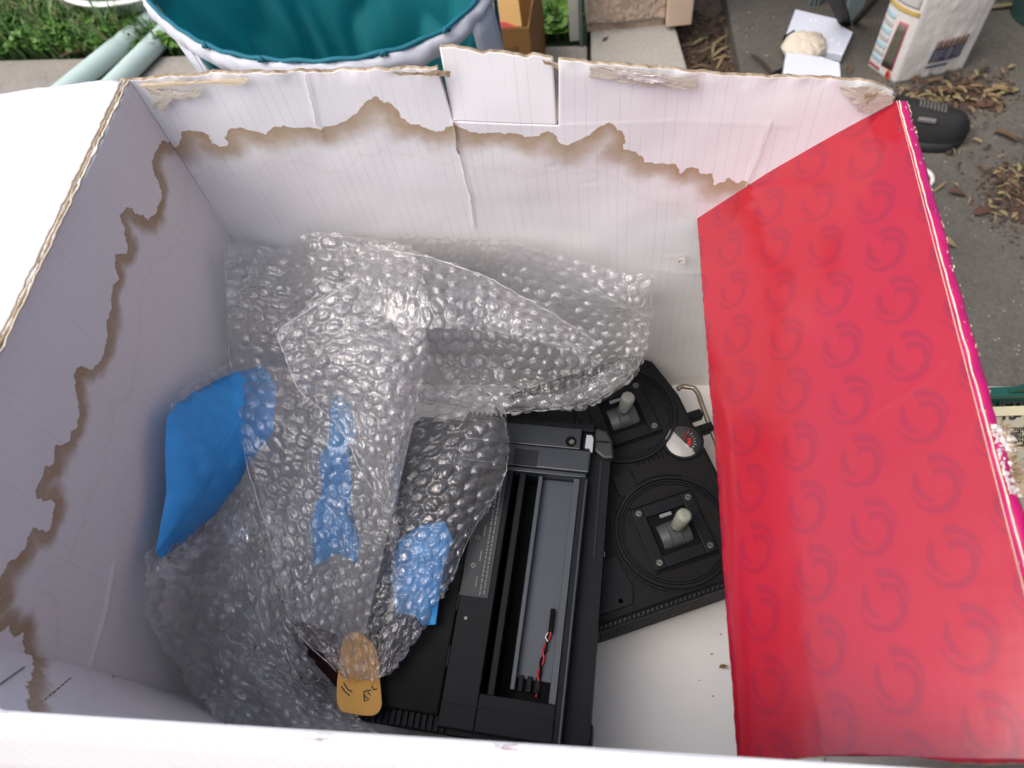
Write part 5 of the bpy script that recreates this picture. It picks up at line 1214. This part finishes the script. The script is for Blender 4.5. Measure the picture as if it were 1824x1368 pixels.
def on_front(u, z, off=.0145): return bagp(u, 0, z) - fwd * (off * math.sin(math.pi * min(max(u, 0), 1)) * math.sin(math.pi * min(1, z / bh + .08)) + .002)
def on_side(v, z): return bagp(0, v, z) + bn[3] * (.010 * math.sin(math.pi * v) * math.sin(math.pi * min(1, z / bh + .08)) + .0016)
def decal(name, fn, poly, mat, n=6):
    (a0, z0), (a1, z1), (a2, z2), (a3, z3) = poly; V = []
    for i in range(n + 1):
        for j in range(n + 1):
            s, t = i / n, j / n; a = (a0 * (1 - s) + a1 * s) * (1 - t) + (a3 * (1 - s) + a2 * s) * t; z = (z0 * (1 - s) + z1 * s) * (1 - t) + (z3 * (1 - s) + z2 * s) * t; V.append(fn(a, z))
    return mesh(name, V, grid_faces(n + 1, n + 1), mat, bag, solid=.0005)
PB1 = simple('pale_blue_ink', rgb(168, 204, 216), .55, .08, 60); PR = simple('red_ink', rgb(170, 74, 92), .55, .1); PY_ = simple('ochre_ink', rgb(196, 166, 96), .55, .1)
PG = simple('grey_green_photo', rgb(92, 92, 78), .55, .5, 70); PN = simple('navy_ink', rgb(84, 90, 118), .55, .1); PGR = simple('pale_grey_ink', rgb(186, 186, 182), .55, .1, 50); PBR = simple('brown_stain', rgb(140, 110, 84), .7, .3, 90)
hzs = .245                               # height shown at the top of the photograph
decal('ochre_band', on_side, [(.0, .186), (1, .186), (1, .198), (.0, .198)], PY_)
for k, z in enumerate((.160, .138, .116, .095, .074, .054, .035)):
    decal('print_block', on_side, [(.56, z), (.97, z), (.97, z + .0125), (.56, z + .0125)], PB1 if k % 2 == 0 else PGR)
decal('photo_border', on_side, [(.16, .030), (.53, .030), (.40, .163), (.16, .163)], PR)
def on_side2(v, z): return on_side(v, z) + bn[3] * .0009
decal('photo_panel', on_side2, [(.195, .035), (.495, .035), (.38, .158), (.195, .158)], PG)
decal('text_lines', on_side, [(.06, .205), (.96, .205), (.96, .232), (.06, .232)], PGR)
decal('red_stripe', on_side, [(.55, .012), (.97, .012), (.97, .020), (.55, .020)], PR)
c_ = on_side(.25, .016); MB().cyl(c_, c_ + bn[3] * .0012, .0125, n=20).build('round_badge', simple('orange_badge', rgb(216, 96, 40), .5, .2, 120), bag)
MB().cyl(c_ + bn[3] * .0012, c_ + bn[3] * .0020, .0075, n=14).build('badge_centre', simple('crimson_badge', rgb(150, 24, 44), .5, .2, 120), bag)
r = np.random.default_rng(2); u = .36
while u < .80:
    w_ = r.choice([.008, .012, .02]); decal('barcode_bar', on_front, [(u, .052), (u + w_, .052), (u + w_, .118), (u, .118)], PN, 3); u += w_ + r.choice([.008, .014])
for k in range(6):
    uu = .37 + k * .075; decal('brown_smear', lambda a, z: on_front(a, z) - fwd * .0012, [(uu, .090 + .01 * r.random()), (uu + .05, .092), (uu + .045, .122), (uu + .005, .120)], PBR, 3)
decal('number_line', on_front, [(.355, .036), (.66, .036), (.66, .043), (.355, .043)], PN)

PLATE = simple('white_plate', rgb(214, 220, 232), .4, .03, 10)
def plate(name, pts, z, th, label, holes=()):
    pp = [P(*p, -CAMZ + z) for p in pts]; m = len(pp); root = empty(name, np.mean(pp, 0) - [0, 0, th], label, 'plate')
    V = [p for p in pp] + [p - np.array([0, 0, th]) for p in pp]
    mesh('plate_body', V, [tuple(range(m))[::-1] if False else tuple(range(m)), tuple(range(m, 2 * m))[::-1]] + [(i, m + i, m + (i + 1) % m, (i + 1) % m) for i in range(m)], PLATE, root, bevel=.002)
    for h in holes:
        c = P(*h, -CAMZ + z); MB().cyl(c - [0, 0, .001], c + np.array([0, 0, .0006]), .0042, n=14).build('screw_hole', simple('bright_hole', (.85, .85, .85, 1), .3, .02) if 'bright_hole' not in bpy.data.materials else bpy.data.materials['bright_hole'], root)
    return root
plate('white_plate', [(1417, 16), (1490, 33), (1497, 45), (1520, 57), (1501, 98), (1466, 90), (1400, 62)], .03, .022, 'white plate with a notched edge under the rack leg', [(1444, 35), (1482, 71), (1494, 78), (1453, 36)])
plate('white_plate', [(1401, 92), (1465, 101), (1496, 111), (1499, 150), (1393, 140)], .045, .030, 'white block shaped plate just behind the carton edge')
# crumpled cream wad between the plates
V = []; n, m = 28, 14; cw = P(1434, 78, -CAMZ + .04)
for i in range(n):
    for j in range(m):
        a = 2 * math.pi * i / n; ph = math.pi * (j / (m - 1)); rr = 1 + .22 * float(fbm(np.array([math.cos(a) * 2.2 + 3]), np.array([math.sin(a) * 2.2 + ph * 1.3]), 6, 3)[0])
        V.append(cw + np.array([.058 * rr * math.sin(ph) * math.cos(a), .050 * rr * math.sin(ph) * math.sin(a), .030 * rr * math.cos(ph) - .008]))
o = mesh('paper_wad', V, [(i * m + j, ((i + 1) % n) * m + j, ((i + 1) % n) * m + j + 1, i * m + j + 1) for i in range(n) for j in range(m - 1)], simple('cream_paper', rgb(206, 196, 178), .8, .1, 20, 60, .6, .006), None, smooth=False)
tag(o, 'crumpled cream wad of paper lying between the two white plates', 'paper wad')
o = MB().tube([P(*p, -CAMZ + .006) for p in ((1365, 150), (1385, 132), (1400, 126), (1440, 136), (1480, 150))], .012, 6).build('black_cable', BLACK, None, smooth=True); tag(o, 'black cable on the concrete in front of the white block', 'cable')
MB_ = MB().tube([P(*p, -CAMZ + .03) for p in ((1397, 66), (1406, 60), (1415, 55))], .003, 6).tube([P(*p, -CAMZ + .03) for p in ((1397, 68), (1400, 88), (1399, 92))], .004, 6).build('bent_wire', BLACK, None); tag(MB_, 'short bent black wire at the left end of the notched white plate', 'wire')

# steel rack standing behind the plates: two legs, brace, shelf
rack = empty('steel_rack', G(1515, 40), 'grey steel rack with angled legs behind the white plates', 'rack')
RK = simple('rack_steel', rgb(120, 136, 138), .45, .2, 16, 90, .2, .001, Metallic=.3); RD = simple('rack_dark_board', rgb(44, 38, 32), .7, .3, 12)
p = G(1516, 38); MB().box(lambda a, b, z: p + np.array([a, b, z]), -.022, .022, -.003, .020, .0, 1.5).build('leg', RK, rack, bevel=.003)
p2 = G(1441, 12); 
for k in range(3): MB().box(lambda a, b, z: p2 + np.array([a + k * .012, b, z]), -.003, .003, 0, .012, .0, 1.5).build('upright_rod', RK, rack)
p3 = G(1478, 20); MB().box8([G(1497, 50) + [0, 0, .002], G(1516, 46) + [0, 0, .002], G(1516, 40) + [0, 0, .002], G(1497, 40) + [0, 0, .002]], [P(1466, -14, -CAMZ + .25), P(1498, -14, -CAMZ + .25), P(1498, -22, -CAMZ + .25), P(1466, -22, -CAMZ + .25)]).build('dark_brace', RD, rack)
MB().box8([G(1518, 46) + [0, 0, .004], G(1526, 44) + [0, 0, .004], G(1526, 38) + [0, 0, .004], G(1518, 38) + [0, 0, .004]], [P(1560, -8, -CAMZ + .2), P(1574, -8, -CAMZ + .2), P(1574, -14, -CAMZ + .2), P(1560, -14, -CAMZ + .2)]).build('dark_brace', RD, rack)
qa, qb = G(1440, -30), G(1900, 40)
MB().box(lambda a, b, z: np.array([p2[0] - .1 + a, p2[1] + .14 + b, z]), 0, 1.25, 0, .9, .26, .285).build('lower_shelf', RD, rack)
MB().box(lambda a, b, z: np.array([p2[0] - .1 + a, p2[1] + b, z]), -.05, 1.6, -.20, .69, .60, .625).build('shade_shelf', RD, rack)  # unseen shelf above the frame, added to shade the floor at far right
MB().box(lambda a, b, z: np.array([p2[0] - .1 + a, p2[1] + .70 + b, z]), 0, 1.6, 0, .02, .0, 1.2).build('back_board', RD, rack)

# black shoe lying beside the carton
SH = simple('black_shoe_fabric', (.010, .010, .010, 1), .75, .3, 120, 300, .5, .002); SHD = simple('black_rubber', (.008, .008, .008, 1), .6, .2)
sh0, sh1 = G(1575, 232), G(1700, 250); sdv = (sh1 - sh0) / np.linalg.norm(sh1 - sh0); snv = np.array([-sdv[1], sdv[0], 0]); slen = np.linalg.norm(sh1 - sh0) + .02
shoe = empty('black_shoe', sh0 + sdv * slen * .5, 'black shoe with ribbed upper lying on the concrete beside the carton', 'shoe')
def shoe_body(z0, z1, wsc, dome, name, mat):
    n, m = 36, 11; V = []
    for i in range(n):
        t = i / (n - 1); wd_ = wsc * (.30 + .70 * math.sin(math.pi * min(1, .18 + .72 * t)) ** .8) * math.sqrt(max(.02, 1 - max(0, (t - .78) / .22) ** 2)); 
        for j in range(m):
            s = j / (m - 1) * 2 - 1; hh_ = z0 + (z1 - z0) * (1 - abs(s) ** dome) * (1 - .35 * t) * math.sqrt(max(.03, 1 - max(0, (t - .80) / .20) ** 2))
            V.append(sh0 + sdv * slen * t + snv * (wd_ * s) + np.array([0, 0, hh_]))
    b = len(V); V += [(p_[0], p_[1], max(.0, z0 - .022)) for p_ in V]
    Fc = [(i * m + j, (i + 1) * m + j, (i + 1) * m + j + 1, i * m + j + 1) for i in range(n - 1) for j in range(m - 1)]
    Fc += [(i * m, b + i * m, b + (i + 1) * m, (i + 1) * m) for i in range(n - 1)] + [(i * m + m - 1, (i + 1) * m + m - 1, b + (i + 1) * m + m - 1, b + i * m + m - 1) for i in range(n - 1)]
    Fc += [((n - 1) * m + j, b + (n - 1) * m + j, b + (n - 1) * m + j + 1, (n - 1) * m + j + 1) for j in range(m - 1)]
    return mesh(name, V, Fc, mat, shoe, smooth=True)
shoe_body(.024, .024, .060, 2, 'sole', SHD); shoe_body(.030, .100, .053, 2.6, 'upper', SH)
for k in range(8):
    t = .30 + k * .045; c = sh0 + sdv * slen * t + np.array([0, 0, .0965 - .024 * t]); MB().tube([c + snv * .022, c + snv * .006 + [0, 0, .003], c - snv * .010 + [0, 0, .002]], .0028, 6).build('lace_rib', simple('grey_lace', (.10, .095, .085, 1), .8, .2) if 'grey_lace' not in bpy.data.materials else bpy.data.materials['grey_lace'], shoe, smooth=True)
c = sh0 + sdv * slen * .42 - snv * .035 + np.array([0, 0, .074]); MB().box(lambda a, b, z: c + sdv * a + snv * b + np.array([0, 0, z]), -.02, .02, -.005, .005, -.003, .006).build('sole_tab', simple('grey_tab', (.16, .155, .14, 1), .5, .1), shoe, bevel=.002)
c = G(1642, 322); o = MB().tube([c + np.array([.020 * math.cos(a), .026 * math.sin(a), .010]) for a in np.linspace(0, 6.2832, 28, endpoint=False)], .0055, 8, True).build('plastic_ring', simple('white_ring', (.6, .58, .52, 1), .4, .05), None, smooth=True); tag(o, 'small white plastic ring on the concrete next to the shoe', 'ring')
c = G(1822, 34) + np.array([.06, .02, 0]); rp_ = empty('green_pot', c, 'dark green round pot standing in the shade at the far right', 'pot')
gp = simple('dark_green_plastic', (.03, .075, .065, 1), .5, .15); MB().cyl(c, c + [0, 0, .22], .085, .105, n=36).build('pot_wall', gp, rp_, smooth=False); MB().cyl(c + [0, 0, .2205], c + [0, 0, .24], .112, n=36).build('pot_rim', gp, rp_)
o = MB().tube([G(1752, 21) + [0, 0, .012], G(1790, 17) + [0, 0, .014], G(1824, 13) + [0, 0, .012]], .006, 6).build('twig', simple('pale_twig', rgb(130, 120, 92), .8, .2), None, smooth=True); tag(o, 'thin pale twig lying behind the printed bag', 'twig')

# ================================================================== dead leaves, bark chips and litter
LM = [simple('leaf_brown', rgb(92, 72, 52), .7, .35, 60), simple('leaf_tan', rgb(124, 106, 76), .7, .3, 60), simple('leaf_rust', rgb(82, 56, 42), .7, .35, 60), simple('leaf_yellow', rgb(128, 118, 82), .65, .3, 60), simple('leaf_dark', rgb(54, 44, 34), .8, .35, 60)]
def leaf_mesh(k, kind_):
    r = np.random.default_rng(100 + k); V = []; nseg = 8; L = 1.0; w = {'leaf': .20, 'blade': .055, 'chip': .16}[kind_]; cv = r.uniform(.05, .25); cup = r.uniform(.1, .5)
    for i in range(nseg + 1):
        t = i / nseg; ww = w * ((math.sin(math.pi * t ** .8)) ** .8 if kind_ == 'leaf' else (1 if kind_ == 'chip' else .5 + .5 * math.sin(math.pi * t))) * r.uniform(.9, 1.1) + .003
        bx_ = .10 * math.sin(t * 2.5 + k); z0 = cv * math.sin(math.pi * t) * .5
        for s in (-1, 0, 1): V.append((t - .5, bx_ + s * ww, z0 + abs(s) * ww * cup + (.012 if s else 0)))
    Fc = [(i * 3 + j, i * 3 + j + 1, (i + 1) * 3 + j + 1, (i + 1) * 3 + j) for i in range(nseg) for j in (0, 1)]
    me = bpy.data.meshes.new('dead_leaf' if kind_ == 'leaf' else ('straw_blade' if kind_ == 'blade' else 'bark_chip')); me.from_pydata(V, [], Fc); me.materials.append(LM[k % 5]); me.polygons.foreach_set('use_smooth', np.ones(len(Fc), bool)); me.update(); return me
LEAF = [leaf_mesh(k, 'leaf') for k in range(10)]; BLADE = [leaf_mesh(k + 20, 'blade') for k in range(6)]; CHIP = [leaf_mesh(k + 40, 'chip') for k in range(6)]
def litter(mesh_, name, cat, px, py, L, rot, label, group, z=0.0):
    o = bpy.data.objects.new(name, mesh_); COL.objects.link(o); p = G(px, py); o.location = (p[0], p[1], z + .002); o.scale = (L, L, L)
    o.rotation_euler = (RL.normal(0, .10), RL.normal(0, .10), rot); o['label'] = label; o['category'] = cat
    if group: o['group'] = group
    return o
RL = np.random.default_rng(12)
big = [(LEAF[3], 'dead_leaf', 'leaf', 1650, 184, .075, .25, 'yellow folded leaf in the litter near the carton corner'), (LEAF[1], 'dead_leaf', 'leaf', 1655, 204, .05, .5, 'narrow tan leaf just below the yellow leaf'),
       (LEAF[2], 'dead_leaf', 'leaf', 1755, 190, .06, .15, 'curled rust brown leaf right of the litter heap'), (LEAF[0], 'dead_leaf', 'leaf', 1778, 195, .045, 1.3, 'upright brown leaf beside the rust brown leaf'),
       (CHIP[1], 'bark_chip', 'chip', 1785, 164, .055, -.3, 'long tan bark chip at the right of the heap'), (BLADE[3], 'straw_blade', 'straw', 1746, 176, .06, .9, 'pale straw blade leaning across the litter heap'),
       (CHIP[0], 'bark_chip', 'chip', 1790, 246, .055, -.55, 'pale bark chip alone on the right concrete'), (LEAF[7], 'dead_leaf', 'leaf', 1703, 350, .045, -.2, 'brown leaf with a pale stem tip on open concrete'),
       (LEAF[1], 'dead_leaf', 'leaf', 1684, 438, .045, -.3, 'yellowish leaf peeping past the carton fold'), (LEAF[2], 'dead_leaf', 'leaf', 1748, 380, .05, .6, 'rust leaf at the left end of the lower dark debris'),
       (BLADE[1], 'straw_blade', 'straw', 1672, 336, .05, .9, 'forked straw blade beside the plastic ring'), (BLADE[3], 'straw_blade', 'straw', 1772, 384, .03, -.6, 'short pale straw blade under the rust leaf'),
       (CHIP[3], 'bark_chip', 'chip', 1615, 112, .12, 1.75, 'long brown leaf strip leaning at the foot of the printed bag'), (BLADE[4], 'straw_blade', 'straw', 1356, 120, .10, 1.9, 'tan blade lying behind the carton rim on the concrete'),
       (LEAF[5], 'dead_leaf', 'leaf', 1510, 128, .03, 1.2, 'small brown leaf between the white block and the bag'), (LEAF[2], 'dead_leaf', 'leaf', 90, 90, .045, .2, 'brown leaf at the edge of the grass'),
       (LEAF[0], 'dead_leaf', 'leaf', 150, 45, .05, .8, 'brown leaf half hidden in the clover'), (BLADE[2], 'straw_blade', 'straw', 145, 97, .14, .22, 'long dry blade along the concrete edge by the grass'),
       (LEAF[2], 'dead_leaf', 'leaf', 1078, 73, .025, 1.2, 'tiny rust leaf at the foot of the stucco pier'), (LEAF[4], 'dead_leaf', 'leaf', 1690, 275, .03, .3, 'dark leaf by the toe of the shoe')]
for b in big: litter(b[0], b[1], b[2], b[3], b[4], b[5], b[6], b[7], None, .05 if b[3] in (150,) else (.03 if b[3] == 90 else .004))
def scatter(n, cx, cy, sx, sy, Lr, group, label, names, seed):
    r = np.random.default_rng(seed)
    for k in range(n):
        px, py = cx + r.normal(0, sx), cy + r.normal(0, sy)
        if py < 128 and px < 1712: py = 128 + abs(r.normal(0, 8))
        if px < 1600 and py > 110: px = 1600 + abs(r.normal(0, 15))
        ty = r.choice(names); me, nm, ct = {'l': (LEAF, 'dead_leaf', 'leaf'), 'b': (BLADE, 'straw_blade', 'straw'), 'c': (CHIP, 'bark_chip', 'chip')}[ty]
        litter(me[r.integers(len(me))], nm, ct, px, py, r.uniform(*Lr) * (1.4 if ty == 'b' else 1), r.uniform(0, 6.28), label[ty], group[ty], .004 + .010 * r.random())
gr = {'l': 'dead leaves heaped by the printed bag', 'b': 'straw blades heaped by the printed bag', 'c': 'bark chips heaped by the printed bag'}
lb = {'l': 'small dead leaf in the brown heap before the printed bag', 'b': 'thin straw blade in the brown heap before the printed bag', 'c': 'bark chip in the brown heap before the printed bag'}
scatter(130, 1690, 168, 54, 17, (.012, .034), gr, lb, ['l', 'b', 'c', 'c', 'l'], 3)
gr2 = {'l': 'dark leaves in the lower debris patch', 'b': 'straw in the lower debris patch', 'c': 'chips in the lower debris patch'}
lb2 = {'l': 'small dark leaf in the debris patch at the right edge', 'b': 'thin straw in the debris patch at the right edge', 'c': 'small chip in the debris patch at the right edge'}
scatter(100, 1808, 345, 26, 26, (.010, .026), gr2, lb2, ['l', 'b', 'c'], 5)
gr3 = {'l': 'leaf crumbs strewn over the open concrete', 'b': 'straw bits strewn over the open concrete', 'c': 'bark crumbs strewn over the open concrete'}
lb3 = {'l': 'tiny leaf crumb strewn on the open concrete at right', 'b': 'tiny straw bit strewn on the open concrete at right', 'c': 'tiny bark crumb strewn on the open concrete at right'}
scatter(60, 1750, 270, 50, 70, (.008, .022), gr3, lb3, ['l', 'b', 'c'], 8)
gr4 = {'b': 'pine straw on the soil strip'}; lb4 = {'b': 'thin pine straw on the soil between slab and garage floor'}
r = np.random.default_rng(9)
for k in range(36): litter(BLADE[k % 6], 'straw_blade', 'straw', r.uniform(1225, 1305), r.uniform(-5, 130), r.uniform(.03, .09), r.uniform(0, 6.28), lb4['b'], gr4['b'], -.05)
# soil clods and fine litter dust nobody could count
def clods(name, pxs, n, smax, mats, z, seed, label, cat):
    r = np.random.default_rng(seed); V = []; Fc = []; MI = []
    for k in range(n):
        px, py = pxs(r); p = G(px, py); s = smax * r.uniform(.15, 1) ** 1.6; b = len(V)
        o6 = [(s, 0, 0), (-s, 0, 0), (0, s, 0), (0, -s, 0), (0, 0, s * .7), (0, 0, -s * .7)]
        V += [tuple(p + np.array([0, 0, z]) + np.array(q) * r.uniform(.6, 1.3)) for q in o6]
        Fc += [(b + i, b + j, b + k2) for i, j, k2 in ((0, 2, 4), (2, 1, 4), (1, 3, 4), (3, 0, 4), (2, 0, 5), (1, 2, 5), (3, 1, 5), (0, 3, 5))]; MI += [int(r.integers(len(mats)))] * 8
    o = mesh(name, V, Fc, mats, None, midx=MI); o['kind'] = 'stuff'; o['label'] = label; o['category'] = cat
clods('soil_crumbs', lambda r: (r.uniform(1210, 1318), r.uniform(-10, 140)), 900, .012, [SOIL, LM[4], LM[0]], -.056, 3, 'loose brown soil crumbs in the strip between the slabs', 'soil')
clods('litter_crumbs', lambda r: (1700 + r.normal(0, 55), 172 + r.normal(0, 20)) if r.random() < .5 else (1812 + r.normal(0, 30), 345 + r.normal(0, 32)), 2600, .005, [LM[4], LM[0], LM[2], SOIL], .003, 4, 'fine brown litter crumbs scattered around the leaf heaps', 'litter')

# ================================================================== green crate with papers and a clear bag at the right edge
GRN = simple('green_crate_plastic', (.010, .085, .060, 1), .4, .1)
cz = CAMZ - .520
ca = P(1752, 711, -.520); cb_ = P(1900, 706, -.520); cd = (cb_ - ca) / np.linalg.norm(cb_ - ca); cn_ = np.array([cd[1], -cd[0], 0])
def fc_(a, b, z): return np.array([ca[0], ca[1], 0]) + cd * a + cn_ * b + np.array([0, 0, z])
zt0 = .749
crate = empty('green_crate', fc_(.12, .14, zt0), 'green plastic crate of papers standing beside the red flap', 'crate')
MB().box(fc_, -.045, .30, -.004, -.0005, zt0, cz).build('back_wall', GRN, crate); MB().box(fc_, -.045, .30, .30, .3035, zt0, cz).build('front_wall', GRN, crate)
MB().box(fc_, -.0485, -.045, -.004, .3035, zt0, cz).build('side_wall', GRN, crate); MB().box(fc_, .30, .3035, -.004, .3035, zt0, cz).build('side_wall', GRN, crate)
MB().box(fc_, -.0445, .2995, .0, .2995, zt0, zt0 + .003).build('crate_floor', GRN, crate)
MB().box(fc_, -.052, .307, -.0075, .0005, cz + .0005, cz + .005).build('rim', GRN, crate, bevel=.001)
MB().prism(lambda a, b, z: fc_(a, -.0015 - z, cz + .0055 + b), [(.016, 0), (.075, 0), (.075, .030), (.036, .022)], 0, .003).build('handle_tab', GRN, crate)
PAPER = simple('cream_manual_paper', rgb(206, 198, 164), .75, .05, 12); PAPER2 = simple('grey_manual_paper', rgb(168, 164, 140), .75, .06, 12)
pz = cz - .012
man = empty('instruction_manual', fc_(.05, .05, pz - .02), 'cream instruction manual with bold italic heading standing in the green crate', 'manual')
def fm(a, b, z=0): return fc_(a, .004 + b, pz + z - b * .35)
V = []; n, m = 14, 14
for i in range(n + 1):
    for j in range(m + 1): a = -.04 + .16 * i / n; b = .105 * j / m; V.append(fm(a, b, .0035 * math.sin(a * 40)))
mesh('cover_page', V, grid_faces(n + 1, m + 1), PAPER2, man, smooth=True, solid=.0006)
mesh('page_edge', [fm(-.04, -.0010, .0045), fm(.12, -.0010, .0045), fm(.12, .0055, .0042), fm(-.04, .0055, .0042)], [(0, 1, 2, 3)], PAPER, man, solid=.0008)
xd = fm(.1, .03) - fm(0, .03); yd = fm(.0, 0) - fm(0, .05)
INK = simple('black_print_ink', (.012, .012, .012, 1), .6, .1)
def mtext(s, size, px, py, sh=.25, bold=.0004, al='LEFT'):
    z_ = pz; p = None; best = 1e9
    for k in range(400):
        b = .105 * k / 399; base = fm(0, b)
        for_a = ray(px, py); # intersect with plane of constant b row
        t = (base[2] - CAMZ) / for_a[2]; q = for_a * t + [0, 0, CAMZ]; off = abs((q - base) @ cn_)
        if off < best: best = off; p = q
    a = (p - fm(0, 0)) @ cd
    o = text('lettering', s, size, p + np.array([0, 0, .0045]), xd, yd, INK, man, .00005, sh, bold); return o
mtext('INSTRUCTION', .0115, 1748, 740, .3, .00045); mtext('FS-9', .0105, 1780, 752, .3, .00045)
for s, px, py in (('attempting', 1777, 773), ('through the', 1772, 781), ('the contents', 1778, 788), ('and attempt', 1778, 796), ('the instru', 1782, 801)): mtext(s, .0054, px, py, .1, .0001)
nb = empty('paper_stack', fc_(.05, .13, zt0 + .003), 'stack of pale papers under the clear bag in the green crate', 'papers')
for k in range(5): MB().box(lambda a, b, z: fc_(a + b * .4, b, z), -.02 + k * .006, .16, .100 + k * .006, .27, zt0 + .05 + k * .016, zt0 + .058 + k * .016).build('sheet', PAPER if k % 2 else PAPER2, nb)
bg_ctrl = [[(1775, 858, -.50), (1800, 838, -.49), (1850, 810, -.48), (1900, 790, -.48)], [(1778, 890, -.48), (1805, 870, -.465), (1850, 850, -.455), (1900, 840, -.455)], [(1786, 940, -.475), (1815, 920, -.46), (1850, 905, -.45), (1900, 900, -.45)], [(1810, 1030, -.48), (1830, 1010, -.47), (1860, 1000, -.465), (1900, 990, -.465)]]
pg = wrap_patch(bg_ctrl, .005, .010, 111, bub=0.0, clamp=False, step=.0015)
o = mesh('clear_bag', pg.reshape(-1, 3), grid_faces(*pg.shape[:2]), m_film('clear_bag_film', .20, (.86, .92, .84, 1), 40), None, smooth=True); tag(o, 'crumpled clear plastic bag on the papers beside the red flap', 'plastic bag')
